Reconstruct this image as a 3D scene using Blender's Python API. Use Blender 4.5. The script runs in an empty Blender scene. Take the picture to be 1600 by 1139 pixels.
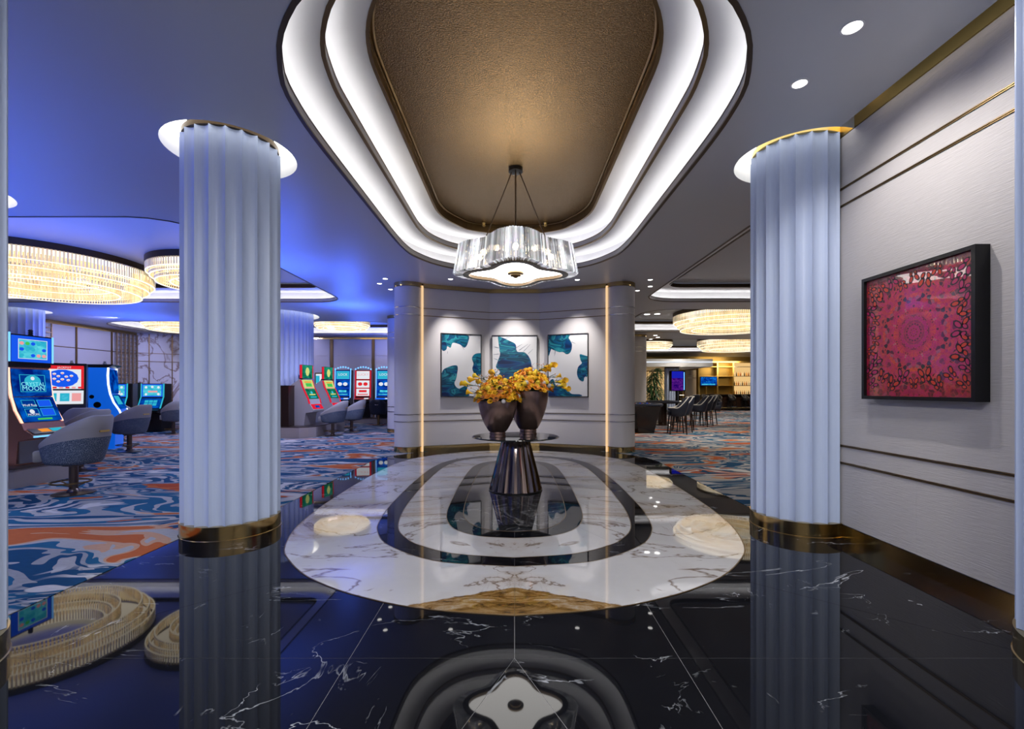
import bpy, bmesh, math, random
from mathutils import Vector, Matrix
from mathutils.geometry import tessellate_polygon
random.seed(7)
PI = math.pi
sc = bpy.context.scene
COL = sc.collection

# ------------------------------------------------------------------ camera, world, exposure
cam_d = bpy.data.cameras.new('camera')
cam = bpy.data.objects.new('camera', cam_d)
COL.objects.link(cam)
cam.location = (0, 0, 1.42)
cam.rotation_euler = (PI/2, 0, 0)
cam_d.sensor_width = 36.0
cam_d.lens = 36.0*728/1600
cam_d.shift_x = -4/1600
cam_d.shift_y = -38.5/1600*-1
cam_d.clip_start = 0.05
sc.camera = cam
w = bpy.data.worlds.new('world'); sc.world = w
w.use_nodes = True
w.node_tree.nodes['Background'].inputs[0].default_value = (0.55, 0.62, 0.8, 1)
w.node_tree.nodes['Background'].inputs[1].default_value = 0.15
sc.view_settings.view_transform = 'Standard'
sc.view_settings.look = 'None'
sc.view_settings.gamma = 1.0
sc.view_settings.use_curve_mapping = False
sc.view_settings.exposure = 0.0
sc.cycles.use_denoising = True
sc.cycles.max_bounces = 8
sc.cycles.sample_clamp_indirect = 4.0
sc.cycles.caustics_reflective = False
sc.cycles.caustics_refractive = False

ZC = 3.82          # main ceiling height
XW = 3.13          # right wall
YC = 6.85          # centre of the floor inlay
YO = 6.02          # centre of the ceiling oval

def lamp(name, kind, loc, energy, color, rot=(0, 0, 0), size=0.3, spot=None, blend=0.4):
    d = bpy.data.lights.new(name, kind)
    d.energy = energy; d.color = color
    if kind == 'AREA':
        d.size = size
    else:
        d.shadow_soft_size = size
    if spot:
        d.spot_size = math.radians(spot); d.spot_blend = blend
    o = bpy.data.objects.new(name, d); COL.objects.link(o)
    o.location = loc; o.rotation_euler = rot
    return o

def aim(o, target):
    o.rotation_euler = (Vector(target)-o.location).to_track_quat('-Z', 'Y').to_euler()

BLUE = (0.05, 0.14, 1.0)
UP = (PI, 0, 0)
# added blue area lights, free-hanging and unseen, that tint the gaming ceiling
for p, e, sz in (((-8.6, 7.6, 2.5), 62, 1.8), ((-10.2, 11.2, 2.5), 62, 1.8), ((-4.75, 13.3, 2.75), 60, 0.6), ((-12.6, 15.4, 2.4), 90, 1.5),
             ((-6.3, 19.3, 2.75), 70, 1.2), ((-6.6, 2.6, 2.4), 150, 2.4), ((-11.5, 4.2, 2.4), 150, 2.4), ((-4.7, 9.0, 2.6), 70, 1.4)):
    lamp('blue_ceiling_fill', 'AREA', p, e, BLUE, rot=UP, size=sz)
# added bluish fill spots without fixtures, brightening carpet and machines
for p, t, e, c, a in (((-5.2, 3.0, 3.78), (-5.6, 3.2, 0), 300, (0.80, 0.86, 1.0), 120), ((-9.0, 4.6, 3.78), (-9.0, 4.6, 0), 300, (0.80, 0.86, 1.0), 120), ((-4.3, 9.0, 3.78), (-4.6, 9.0, 0), 360, (0.58, 0.65, 1.0), 120),
                   ((-4.4, 13.5, 3.78), (-5, 13.5, 0), 360, (0.58, 0.63, 1.0), 120), ((-9.5, 14.0, 3.78), (-9.5, 14.0, 0), 400, (0.52, 0.58, 1.0), 130)):
    aim(lamp('gaming_fill', 'SPOT', p, e, c, size=0.03, spot=a, blend=0.9), t)
aim(lamp('gaming_fill', 'SPOT', (-5.0, 11.2, 3.78), 330, (0.72, 0.70, 1.0), size=0.03, spot=75, blend=0.9), (-6.4, 14.0, 1.0))  # extra fill added for the pale flanks of the red machines
# added lavender fill spots that brighten the far walls, no fixtures
for y in (15.6, 18.0):
    aim(lamp('far_wall_fill', 'SPOT', (-13.2, y, 3.76), 300, (0.48, 0.50, 1.0), size=0.05, spot=115, blend=0.9), (-16.1, y+0.2, 1.9))
for x in (-13.0, -10.0, -7.6, -5.2, -3.0):
    aim(lamp('far_wall_fill', 'SPOT', (x, 19.0, 4.0), 270, (0.52, 0.52, 1.0), size=0.05, spot=105, blend=0.9), (x, 21.3, 1.9))
# picture spots
for (x, y, tx, ty, tz, e, s) in ((2.24, 3.62, XW, 3.55, 1.9, 95, 118), (2.24, 3.09, XW, 2.2, 1.9, 45, 118), (-1.40, 10.02, -1.32, 10.88, 1.85, 250, 62),
                       (1.40, 10.02, 1.32, 10.88, 1.85, 250, 62), (0.0, 10.34, 0.0, 11.2, 1.85, 250, 62)):
    aim(lamp('picture_spot', 'SPOT', (x, y, ZC-0.03), e, (1.0, 0.95, 0.91), size=0.03, spot=s, blend=1.0), (tx, ty, tz))
# added neutral fill at ceiling height around and behind the camera
for (x, y, e) in ((-1.5, 0.3, 108), (1.5, 0.3, 108), (-1.5, -2.2, 80), (1.5, -2.2, 80)):
    lamp('foyer_fill', 'AREA', (x, y, ZC-0.02), e, (1.0, 0.98, 0.955), size=0.5)
# added warm fill spots for the lounge, apart from its modelled downlights
for p, t, e in (((6.0, 8.0, 3.78), (6, 8, 0), 420), ((7.0, 13.4, 3.78), (6.5, 14, 0), 420), ((5.0, 13.4, 3.78), (5.0, 14.5, 0), 340), ((8.5, 20.8, 3.78), (8, 21.5, 0), 520), ((12.0, 21.0, 3.78), (12, 22, 0), 520),
                ((10.5, 26.5, 3.78), (9.8, 29, 1), 420), ((14.0, 28.0, 3.78), (14, 29.0, 0), 420)):
    aim(lamp('lounge_fill', 'SPOT', p, e, (1.0, 0.9, 0.78), size=0.04, spot=120, blend=0.9), t)
lamp('bar_light', 'AREA', (15.3, 32.4, 3.3), 110, (1.0, 0.75, 0.4), rot=(math.radians(35), 0, 0), size=2.0)

# ------------------------------------------------------------------ materials
def new_mat(name):
    m = bpy.data.materials.new(name); m.use_nodes = True
    return m, m.node_tree.nodes, m.node_tree.links, m.node_tree.nodes['Principled BSDF']

def pmat(name, col, rough=0.5, metal=0.0, emit=None, es=0.0, spec=0.5, bump=None, coat=0.0):
    m, n, l, b = new_mat(name)
    b.inputs['Base Color'].default_value = (*col, 1)
    b.inputs['Roughness'].default_value = rough
    b.inputs['Metallic'].default_value = metal
    b.inputs['Specular IOR Level'].default_value = spec
    b.inputs['Coat Weight'].default_value = coat
    if emit:
        b.inputs['Emission Color'].default_value = (*emit, 1)
        b.inputs['Emission Strength'].default_value = es
    if bump:
        scale, strength, stretch = bump
        tc = n.new('ShaderNodeTexCoord'); mp = n.new('ShaderNodeMapping')
        mp.inputs['Scale'].default_value = stretch
        t = n.new('ShaderNodeTexNoise'); t.inputs['Scale'].default_value = scale; t.inputs['Detail'].default_value = 4
        bp = n.new('ShaderNodeBump'); bp.inputs['Strength'].default_value = strength; bp.inputs['Distance'].default_value = 0.01
        l.new(tc.outputs['Object'], mp.inputs[0]); l.new(mp.outputs[0], t.inputs['Vector'])
        l.new(t.outputs['Fac'], bp.inputs['Height']); l.new(bp.outputs[0], b.inputs['Normal'])
        mix = n.new('ShaderNodeMixRGB'); mix.blend_type = 'MULTIPLY'; mix.inputs[0].default_value = 0.12
        mix.inputs[1].default_value = (*col, 1); l.new(t.outputs['Fac'], mix.inputs[2])
        l.new(mix.outputs[0], b.inputs['Base Color'])
    return m

def emat(name, col, s):
    m, n, l, b = new_mat(name)
    n.remove(b)
    e = n.new('ShaderNodeEmission'); e.inputs[0].default_value = (*col, 1); e.inputs[1].default_value = s
    l.new(e.outputs[0], n['Material Output'].inputs[0])
    return m

def ramp(n, stops, interp='LINEAR'):
    r = n.new('ShaderNodeValToRGB'); r.color_ramp.interpolation = interp
    els = r.color_ramp.elements
    while len(els) < len(stops):
        els.new(0.5)
    for e, (p, c) in zip(els, stops):
        e.position = p; e.color = (*c, 1)
    return r

def mathn(n, l, op, a, b=None, c=None):
    m = n.new('ShaderNodeMath'); m.operation = op
    for i, v in enumerate((a, b, c)):
        if v is None: continue
        if isinstance(v, (int, float)): m.inputs[i].default_value = v
        else: l.new(v, m.inputs[i])
    return m.outputs[0]

def noise(n, l, vec, scale, detail=4, rough=0.5, dist=0.0):
    t = n.new('ShaderNodeTexNoise'); t.inputs['Scale'].default_value = scale
    t.inputs['Detail'].default_value = detail; t.inputs['Roughness'].default_value = rough
    t.inputs['Distortion'].default_value = dist
    l.new(vec, t.inputs['Vector'])
    return t

def mapping(n, l, vec, scale=(1, 1, 1), rot=(0, 0, 0), loc=(0, 0, 0)):
    mp = n.new('ShaderNodeMapping')
    mp.inputs['Scale'].default_value = scale; mp.inputs['Rotation'].default_value = rot; mp.inputs['Location'].default_value = loc
    l.new(vec, mp.inputs[0])
    return mp.outputs[0]

def mixc(n, l, fac, a, b, mode='MIX'):
    m = n.new('ShaderNodeMixRGB'); m.blend_type = mode
    for i, v in enumerate((fac, a, b)):
        if isinstance(v, (int, float)): m.inputs[i].default_value = v
        elif isinstance(v, tuple): m.inputs[i].default_value = (*v, 1)
        else: l.new(v, m.inputs[i])
    return m.outputs[0]

def vein(n, l, vec, scale, width, detail=5, rot=0.5, stretch=(1, 1, 1), dist=0.6, seed=0.0):
    v = mapping(n, l, vec, stretch, (0, 0, rot), (seed, seed*1.7, seed*0.3))
    t = noise(n, l, v, scale, detail, 0.55, dist)
    d = mathn(n, l, 'ABSOLUTE', mathn(n, l, 'SUBTRACT', t.outputs['Fac'], 0.5))
    mr = n.new('ShaderNodeMapRange'); mr.inputs['From Min'].default_value = 0; mr.inputs['From Max'].default_value = width
    mr.inputs['To Min'].default_value = 1; mr.inputs['To Max'].default_value = 0
    l.new(d, mr.inputs['Value'])
    return mr.outputs[0]

def m_black_marble():
    m, n, l, b = new_mat('black_marble')
    g = n.new('ShaderNodeNewGeometry').outputs['Position']
    v1 = vein(n, l, g, 0.9, 0.0038, 6, 0.55, (0.55, 1.6, 1), 0.9, 3.1)
    mask = noise(n, l, g, 1.3, 3, 0.6)
    mk = n.new('ShaderNodeMapRange'); mk.inputs['From Min'].default_value = 0.50; mk.inputs['From Max'].default_value = 0.62
    l.new(mask.outputs['Fac'], mk.inputs['Value'])
    v2 = vein(n, l, g, 2.3, 0.0055, 5, -0.5, (1, 0.6, 1), 1.2, 9.0)
    mask2 = noise(n, l, mapping(n, l, g, loc=(7, 3, 0)), 2.0, 4, 0.7)
    mk2 = n.new('ShaderNodeMapRange'); mk2.inputs['From Min'].default_value = 0.56; mk2.inputs['From Max'].default_value = 0.66
    l.new(mask2.outputs['Fac'], mk2.inputs['Value'])
    a = mathn(n, l, 'ADD', mathn(n, l, 'MULTIPLY', v1, mk.outputs[0]), mathn(n, l, 'MULTIPLY', mathn(n, l, 'MULTIPLY', v2, mk2.outputs[0]), 0.8))
    a = mathn(n, l, 'MINIMUM', a, 1.0)
    base = mixc(n, l, noise(n, l, g, 3, 5).outputs['Fac'], (0.0025, 0.0028, 0.004), (0.007, 0.0075, 0.010))
    l.new(mixc(n, l, a, base, (0.36, 0.38, 0.41)), b.inputs['Base Color'])
    b.inputs['Roughness'].default_value = 0.025
    b.inputs['IOR'].default_value = 1.25
    b.inputs['Specular IOR Level'].default_value = 0.5
    return m

def m_white_marble():
    m, n, l, b = new_mat('white_marble')
    g = n.new('ShaderNodeNewGeometry').outputs['Position']
    sx = n.new('ShaderNodeSeparateXYZ'); l.new(g, sx.inputs[0])
    ax = mathn(n, l, 'ABSOLUTE', sx.outputs['X'])
    cb = n.new('ShaderNodeCombineXYZ'); l.new(ax, cb.inputs['X']); l.new(sx.outputs['Y'], cb.inputs['Y'])
    v = cb.outputs[0]
    v1 = vein(n, l, v, 0.75, 0.013, 6, 0.75, (0.8, 1.5, 1), 1.0, 1.3)
    v2 = vein(n, l, v, 1.8, 0.008, 5, -0.4, (1, 0.7, 1), 1.1, 5.3)
    vs = vein(n, l, v, 0.75, 0.12, 6, 0.75, (0.8, 1.5, 1), 1.0, 1.3)
    mask = noise(n, l, mapping(n, l, v, loc=(2.2, 0.4, 0)), 0.8, 3)
    mk = n.new('ShaderNodeMapRange'); mk.inputs['From Min'].default_value = 0.47; mk.inputs['From Max'].default_value = 0.63
    l.new(mask.outputs['Fac'], mk.inputs['Value'])
    cloud = noise(n, l, v, 1.1, 5, 0.6)
    base = mixc(n, l, cloud.outputs['Fac'], (0.40, 0.40, 0.41), (0.62, 0.615, 0.61))
    patch = mathn(n, l, 'MULTIPLY', mathn(n, l, 'MULTIPLY', vs, mk.outputs[0]), 1.0)
    fine = noise(n, l, mapping(n, l, v, (1, 5, 1), (0, 0, 0.7)), 5, 5, 0.7, 0.5)
    patch2 = mathn(n, l, 'MULTIPLY', patch, mathn(n, l, 'ADD', fine.outputs['Fac'], 0.15))
    c = mixc(n, l, patch2, base, (0.30, 0.20, 0.10))
    c = mixc(n, l, mathn(n, l, 'MULTIPLY', v1, 0.9), c, (0.13, 0.085, 0.05))
    c = mixc(n, l, mathn(n, l, 'MULTIPLY', mathn(n, l, 'MULTIPLY', v2, mk.outputs[0]), 0.8), c, (0.24, 0.19, 0.14))
    # book-matched ochre figure in the two front slabs: y < 3.335 - 0.40|x|
    edge = mathn(n, l, 'SUBTRACT', mathn(n, l, 'SUBTRACT', 3.345, mathn(n, l, 'MULTIPLY', ax, 0.40)), sx.outputs['Y'])
    wob = mathn(n, l, 'MULTIPLY', mathn(n, l, 'SUBTRACT', noise(n, l, v, 7, 4).outputs['Fac'], 0.5), 0.10)
    edge = mathn(n, l, 'ADD', edge, wob)
    mr = n.new('ShaderNodeMapRange'); mr.inputs['From Min'].default_value = 0.0; mr.inputs['From Max'].default_value = 0.015
    l.new(edge, mr.inputs['Value'])
    st = noise(n, l, mapping(n, l, v, (1.2, 4.5, 1), (0, 0, -0.62)), 2.6, 7, 0.75, 1.6)
    rp = ramp(n, [(0.34, (0.03, 0.018, 0.008)), (0.45, (0.16, 0.085, 0.022)), (0.53, (0.27, 0.165, 0.06)), (0.62, (0.34, 0.27, 0.18)), (0.72, (0.5, 0.49, 0.47))])
    l.new(st.outputs['Fac'], rp.inputs[0])
    c = mixc(n, l, mr.outputs[0], c, rp.outputs[0])
    l.new(c, b.inputs['Base Color'])
    b.inputs['Roughness'].default_value = 0.03
    return m

def m_grey_marble():
    m, n, l, b = new_mat('grey_marble')
    g = n.new('ShaderNodeNewGeometry').outputs['Position']
    v1 = vein(n, l, g, 1.6, 0.03, 6, 0.4, (1, 1, 1), 2.2, 2.0)
    v2 = vein(n, l, g, 3.5, 0.018, 6, -0.2, (1, 1, 1), 1.5, 4.0)
    a = mathn(n, l, 'MINIMUM', mathn(n, l, 'ADD', mathn(n, l, 'MULTIPLY', v1, 0.45), mathn(n, l, 'MULTIPLY', v2, 0.25)), 1.0)
    l.new(mixc(n, l, a, (0.016, 0.017, 0.018), (0.22, 0.22, 0.22)), b.inputs['Base Color'])
    b.inputs['Roughness'].default_value = 0.03
    return m

def m_wall_marble():
    m, n, l, b = new_mat('wall_marble')
    g = n.new('ShaderNodeNewGeometry').outputs['Position']
    v1 = vein(n, l, g, 0.9, 0.035, 6, 0.3, (1.2, 1.2, 0.7), 1.0, 2.0)
    l.new(mixc(n, l, v1, (0.75, 0.74, 0.76), (0.22, 0.13, 0.09)), b.inputs['Base Color'])
    b.inputs['Roughness'].default_value = 0.35
    return m

def m_carpet():
    m, n, l, b = new_mat('carpet')
    g = n.new('ShaderNodeNewGeometry').outputs['Position']
    v = mapping(n, l, g, (0.50, 1.15, 1), (0, 0, 0.20))
    warp = noise(n, l, v, 0.8, 2, 0.5)
    add = n.new('ShaderNodeVectorMath'); add.operation = 'MULTIPLY_ADD'
    l.new(warp.outputs['Color'], add.inputs[0]); add.inputs[1].default_value = (1.7, 1.5, 0); l.new(v, add.inputs[2])
    wv0 = add.outputs[0]
    big = noise(n, l, wv0, 1.15, 3.2, 0.5, 0.7)
    B0, B1, G0, G1, R0, R1, S = (0.010, 0.055, 0.125), (0.016, 0.095, 0.18), (0.26, 0.265, 0.275), (0.34, 0.335, 0.33), (0.40, 0.105, 0.035), (0.34, 0.06, 0.022), (0.46, 0.27, 0.17)
    rp = ramp(n, [(0.0, R1), (0.30, R0), (0.345, B1), (0.38, G1), (0.42, B0), (0.465, G0), (0.50, B1), (0.535, G1), (0.565, S), (0.585, R0), (0.66, R1), (0.70, G0), (0.74, B0)], 'CONSTANT')
    l.new(big.outputs['Fac'], rp.inputs[0])
    # ribbons of pale contour lines in drifts
    cn = noise(n, l, wv0, 0.9, 1.5, 0.4, 1.0)
    sn = mathn(n, l, 'SINE', mathn(n, l, 'MULTIPLY', cn.outputs['Fac'], 72))
    ln = n.new('ShaderNodeMapRange'); ln.inputs['From Min'].default_value = 0.58; ln.inputs['From Max'].default_value = 0.70
    l.new(sn, ln.inputs['Value'])
    dk = n.new('ShaderNodeMapRange'); dk.inputs['From Min'].default_value = -0.60; dk.inputs['From Max'].default_value = -0.72
    l.new(sn, dk.inputs['Value'])
    mk = noise(n, l, mapping(n, l, v, loc=(4, 1, 0)), 0.7, 2)
    mkr = n.new('ShaderNodeMapRange'); mkr.inputs['From Min'].default_value = 0.535; mkr.inputs['From Max'].default_value = 0.56
    l.new(mk.outputs['Fac'], mkr.inputs['Value'])
    c = mixc(n, l, mathn(n, l, 'MULTIPLY', dk.outputs[0], mkr.outputs[0]), rp.outputs[0], B0)
    c = mixc(n, l, mathn(n, l, 'MULTIPLY', ln.outputs[0], mkr.outputs[0]), c, (0.48, 0.465, 0.45))
    wv = noise(n, l, mapping(n, l, g, (6, 60, 1)), 2.0, 3, 0.7)
    c = mixc(n, l, 0.7, c, mixc(n, l, wv.outputs['Fac'], (0.4, 0.4, 0.4), (1.4, 1.4, 1.4)), 'MULTIPLY')
    l.new(c, b.inputs['Base Color'])
    b.inputs['Roughness'].default_value = 0.95
    b.inputs['Specular IOR Level'].default_value = 0.1
    return m

def m_gold_fabric():
    m, n, l, b = new_mat('gold_weave')
    tc = n.new('ShaderNodeTexCoord').outputs['Object']
    t = noise(n, l, tc, 62, 2, 0.7)
    l.new(mixc(n, l, t.outputs['Fac'], (0.075, 0.042, 0.016), (0.48, 0.33, 0.165)), b.inputs['Base Color'])
    b.inputs['Metallic'].default_value = 0.85
    b.inputs['Roughness'].default_value = 0.27
    bp = n.new('ShaderNodeBump'); bp.inputs['Strength'].default_value = 0.85; bp.inputs['Distance'].default_value = 0.01
    l.new(t.outputs['Fac'], bp.inputs['Height']); l.new(bp.outputs[0], b.inputs['Normal'])
    return m

def m_shell_fabric(name, c0, c1):
    m, n, l, b = new_mat(name)
    tc = n.new('ShaderNodeTexCoord').outputs['Object']
    vo = n.new('ShaderNodeTexVoronoi'); vo.inputs['Scale'].default_value = 55; vo.feature = 'DISTANCE_TO_EDGE'
    l.new(tc, vo.inputs['Vector'])
    mr = n.new('ShaderNodeMapRange'); mr.inputs['From Max'].default_value = 0.12
    l.new(vo.outputs['Distance'], mr.inputs['Value'])
    l.new(mixc(n, l, mr.outputs[0], c1, c0), b.inputs['Base Color'])
    b.inputs['Roughness'].default_value = 0.85
    return m

def m_crystal(name, tint, emit, base=(0.75, 0.77, 0.8), lo=0.1, hi=1.0, clear=0.0):
    m, n, l, b = new_mat(name)
    r = n.new('ShaderNodeNewGeometry').outputs['Random Per Island']
    tc = n.new('ShaderNodeTexCoord').outputs['Object']
    vo = n.new('ShaderNodeTexVoronoi'); vo.inputs['Scale'].default_value = 26
    l.new(mapping(n, l, tc, (1, 1, 0.5)), vo.inputs['Vector'])
    mr = n.new('ShaderNodeMapRange'); mr.inputs['To Min'].default_value = lo; mr.inputs['To Max'].default_value = hi
    l.new(mathn(n, l, 'POWER', r, 1.6), mr.inputs['Value'])
    b.inputs['Base Color'].default_value = (*base, 1)
    b.inputs['Metallic'].default_value = 0.8
    b.inputs['Roughness'].default_value = 0.06
    l.new(mixc(n, l, 0.16, tint, vo.outputs['Color']), b.inputs['Emission Color'])
    l.new(mathn(n, l, 'MULTIPLY', mr.outputs[0], emit), b.inputs['Emission Strength'])
    if clear:
        tr = n.new('ShaderNodeBsdfTransparent'); mx = n.new('ShaderNodeMixShader'); mx.inputs[0].default_value = clear
        l.new(b.outputs[0], mx.inputs[1]); l.new(tr.outputs[0], mx.inputs[2]); l.new(mx.outputs[0], n['Material Output'].inputs[0])
    return m

def m_paint(name, seed):
    m, n, l, b = new_mat(name)
    tc = n.new('ShaderNodeTexCoord').outputs['Object']
    v = mapping(n, l, tc, (1.0, 1, 3.6), (0, 0.75+0.5*math.sin(seed*3), 0), (seed, 0, seed))
    t = noise(n, l, v, 1.0, 3, 0.5, 0.9)
    rp = ramp(n, [(0.36, (0.0, 0.010, 0.06)), (0.43, (0.0, 0.045, 0.16)), (0.475, (0.0, 0.12, 0.19)), (0.49, (0.0, 0.015, 0.06)), (0.54, (0.0, 0.10, 0.16)), (0.575, (0.03, 0.28, 0.32)), (0.59, (0.0, 0.04, 0.12)), (0.68, (0.0, 0.14, 0.22))])
    l.new(t.outputs['Fac'], rp.inputs[0]); l.new(rp.outputs[0], b.inputs['Base Color'])
    b.inputs['Roughness'].default_value = 0.35
    return m

def m_red_art():
    m, n, l, b = new_mat('red_kaleidoscope')
    tc = n.new('ShaderNodeTexCoord').outputs['Object']        # x along the picture, z up, centred
    s = n.new('ShaderNodeSeparateXYZ'); l.new(tc, s.inputs[0])
    rr = mathn(n, l, 'SQRT', mathn(n, l, 'ADD', mathn(n, l, 'MULTIPLY', s.outputs['Y'], s.outputs['Y']), mathn(n, l, 'MULTIPLY', s.outputs['Z'], s.outputs['Z'])))
    an = mathn(n, l, 'ARCTAN2', s.outputs['Z'], s.outputs['Y'])
    fold = mathn(n, l, 'PINGPONG', an, PI/8)
    cb = n.new('ShaderNodeCombineXYZ')
    l.new(mathn(n, l, 'MULTIPLY', rr, mathn(n, l, 'COSINE', fold)), cb.inputs['X'])
    l.new(mathn(n, l, 'MULTIPLY', rr, mathn(n, l, 'SINE', fold)), cb.inputs['Y'])
    v = cb.outputs[0]
    vo = n.new('ShaderNodeTexVoronoi'); vo.feature = 'DISTANCE_TO_EDGE'; vo.inputs['Scale'].default_value = 34
    l.new(v, vo.inputs['Vector'])
    vc = n.new('ShaderNodeTexVoronoi'); vc.inputs['Scale'].default_value = 34
    l.new(v, vc.inputs['Vector'])
    sv = n.new('ShaderNodeSeparateColor'); l.new(vc.outputs['Color'], sv.inputs[0])
    rp = ramp(n, [(0.0, (0.006, 0.002, 0.008)), (0.25, (0.02, 0.001, 0.012)), (0.30, (0.34, 0.003, 0.07)), (0.55, (0.52, 0.006, 0.12)), (0.7, (0.46, 0.008, 0.05)), (0.82, (0.60, 0.05, 0.02)), (0.93, (0.10, 0.0, 0.06)), (1.0, (0.5, 0.16, 0.16))])
    l.new(sv.outputs[0], rp.inputs[0])
    mr = n.new('ShaderNodeMapRange'); mr.inputs['From Max'].default_value = 0.09
    l.new(vo.outputs['Distance'], mr.inputs['Value'])
    ringw = mathn(n, l, 'SINE', mathn(n, l, 'MULTIPLY', rr, 60))
    c = mixc(n, l, mr.outputs[0], (0.55, 0.04, 0.03), rp.outputs[0])
    c = mixc(n, l, mathn(n, l, 'MULTIPLY', mathn(n, l, 'ADD', ringw, 1.0), 0.16), c, (0.26, 0.0, 0.06))
    v3 = n.new('ShaderNodeTexVoronoi'); v3.feature = 'DISTANCE_TO_EDGE'; v3.inputs['Scale'].default_value = 75
    l.new(v, v3.inputs['Vector'])
    m3 = n.new('ShaderNodeMapRange'); m3.inputs['From Max'].default_value = 0.10
    l.new(v3.outputs['Distance'], m3.inputs['Value'])
    c = mixc(n, l, mathn(n, l, 'MULTIPLY', mathn(n, l, 'SUBTRACT', 1.0, m3.outputs[0]), 0.55), c, (0.02, 0.0, 0.015))
    # darker, warmer border
    far = n.new('ShaderNodeMapRange'); far.inputs['From Min'].default_value = 0.36; far.inputs['From Max'].default_value = 0.55
    l.new(rr, far.inputs['Value'])
    c = mixc(n, l, mathn(n, l, 'MULTIPLY', far.outputs[0], 0.5), c, (0.20, 0.02, 0.02))
    l.new(c, b.inputs['Base Color'])
    b.inputs['Roughness'].default_value = 0.35
    b.inputs['Coat Weight'].default_value = 1.0
    b.inputs['Coat Roughness'].default_value = 0.01
    return m

def m_screen(name, c0, c1, strength, scale=3.0, seed=0.0):
    m, n, l, b = new_mat(name)
    n.remove(b)
    tc = n.new('ShaderNodeTexCoord').outputs['Object']
    t = noise(n, l, mapping(n, l, tc, (1, 1, 1.6), (0, 0.6, 0), (seed, seed, seed)), scale, 3, 0.55, 0.8)
    rp = ramp(n, [(0.35, c0), (0.68, c1)])
    l.new(t.outputs['Fac'], rp.inputs[0])
    e = n.new('ShaderNodeEmission'); e.inputs[1].default_value = strength
    l.new(rp.outputs[0], e.inputs[0]); l.new(e.outputs[0], n['Material Output'].inputs[0])
    return m

M = {}
M['ceiling'] = pmat('ceiling_paint', (0.56, 0.57, 0.59), 0.42, 0.1)
M['cove'] = pmat('cove_white', (0.82, 0.82, 0.83), 0.6)
M['fascia'] = pmat('fascia_grey', (0.40, 0.385, 0.38), 0.5)
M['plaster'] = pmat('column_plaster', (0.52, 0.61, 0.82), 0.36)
M['brass'] = pmat('polished_brass', (0.58, 0.42, 0.18), 0.15, 1.0)
M['bright_brass'] = pmat('satin_brass', (0.75, 0.55, 0.20), 0.33, 1.0)
M['bronze'] = pmat('dark_bronze', (0.085, 0.058, 0.034), 0.32, 0.85)
M['gold_bronze'] = pmat('gold_bronze', (0.19, 0.125, 0.055), 0.35, 0.85)
M['linen'] = pmat('linen_wallcovering', (0.54, 0.515, 0.515), 0.6, bump=(9, 0.25, (1, 1, 14)))
M['grey_leather'] = pmat('grey_panel', (0.60, 0.575, 0.58), 0.42)
M['black'] = pmat('black_lacquer', (0.006, 0.006, 0.007), 0.3, spec=0.3)
M['black_matte'] = pmat('black_matte', (0.012, 0.012, 0.014), 0.6)
M['grout'] = pmat('pale_joint', (0.27, 0.27, 0.28), 0.6)
M['bmarble'] = m_black_marble()
M['wmarble'] = m_white_marble()
M['gmarble'] = m_grey_marble()
M['wallmarble'] = m_wall_marble()
M['carpet'] = m_carpet()
M['gold'] = m_gold_fabric()
M['led'] = emat('led_white', (1.0, 0.98, 0.98), 9.5)
M['cornice_fill'] = emat('cornice_fill', (1.0, 0.86, 0.62), 5.0)
M['ringlight'] = emat('ring_light', (1.0, 0.97, 0.90), 3.2)
M['down'] = emat('downlight_lens', (1.0, 0.97, 0.94), 8.0)
M['warm_strip'] = emat('warm_strip', (1.0, 0.66, 0.36), 0.95)
M['diffuser'] = emat('diffuser', (1.0, 0.97, 0.93), 8.0)
M['bulb'] = emat('warm_bulb', (1.0, 0.80, 0.52), 42)
M['crystal'] = m_crystal('clear_crystal', (0.95, 0.95, 1.0), 0.85, lo=0.02, clear=0.2)
M['drops'] = m_crystal('warm_sparkle_drops', (1.0, 0.72, 0.40), 2.2, (0.9, 0.75, 0.5), 0.0)
M['rods'] = m_crystal('gold_lit_rods', (1.0, 0.80, 0.50), 0.62, (0.75, 0.62, 0.40), 0.5)
M['rod_led'] = emat('rod_led', (1.0, 0.88, 0.68), 1.9)
M['chrome'] = pmat('dark_chrome', (0.23, 0.18, 0.165), 0.07, 1.0)
M['vase'] = pmat('purple_bronze', (0.29, 0.19, 0.165), 0.25, 0.88, bump=(6, 0.25, (1, 1, 0.6)))
M['tabletop'] = pmat('black_glass_top', (0.012, 0.016, 0.018), 0.03, spec=0.5)
M['leather'] = pmat('grey_chair_leather', (0.30, 0.29, 0.29), 0.5)
M['shell'] = m_shell_fabric('blue_ripple_fabric', (0.03, 0.055, 0.10), (0.25, 0.28, 0.32))
M['navy'] = pmat('navy_vinyl', (0.011, 0.015, 0.03), 0.45)
M['cream'] = pmat('cream_piping', (0.55, 0.52, 0.47), 0.5)
M['wood'] = pmat('dark_walnut', (0.022, 0.010, 0.006), 0.22, bump=(3, 0.1, (1, 1, 8)))
M['taupe'] = pmat('taupe_panel', (0.30, 0.26, 0.24), 0.35)
M['lightpanel'] = pmat('pale_panel', (0.42, 0.40, 0.40), 0.4)
M['steel'] = pmat('steel', (0.5, 0.5, 0.52), 0.25, 1.0)
M['darkmetal'] = pmat('bronze_post', (0.12, 0.09, 0.075), 0.3, 0.8)
M['white'] = pmat('canvas_white', (0.66, 0.66, 0.67), 0.6)
M['leaf'] = pmat('leaf_green', (0.025, 0.07, 0.018), 0.45)
M['leaf_dark'] = pmat('leaf_dark_green', (0.012, 0.038, 0.010), 0.45)
M['stem'] = pmat('stem_brown', (0.06, 0.045, 0.02), 0.6)
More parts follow.
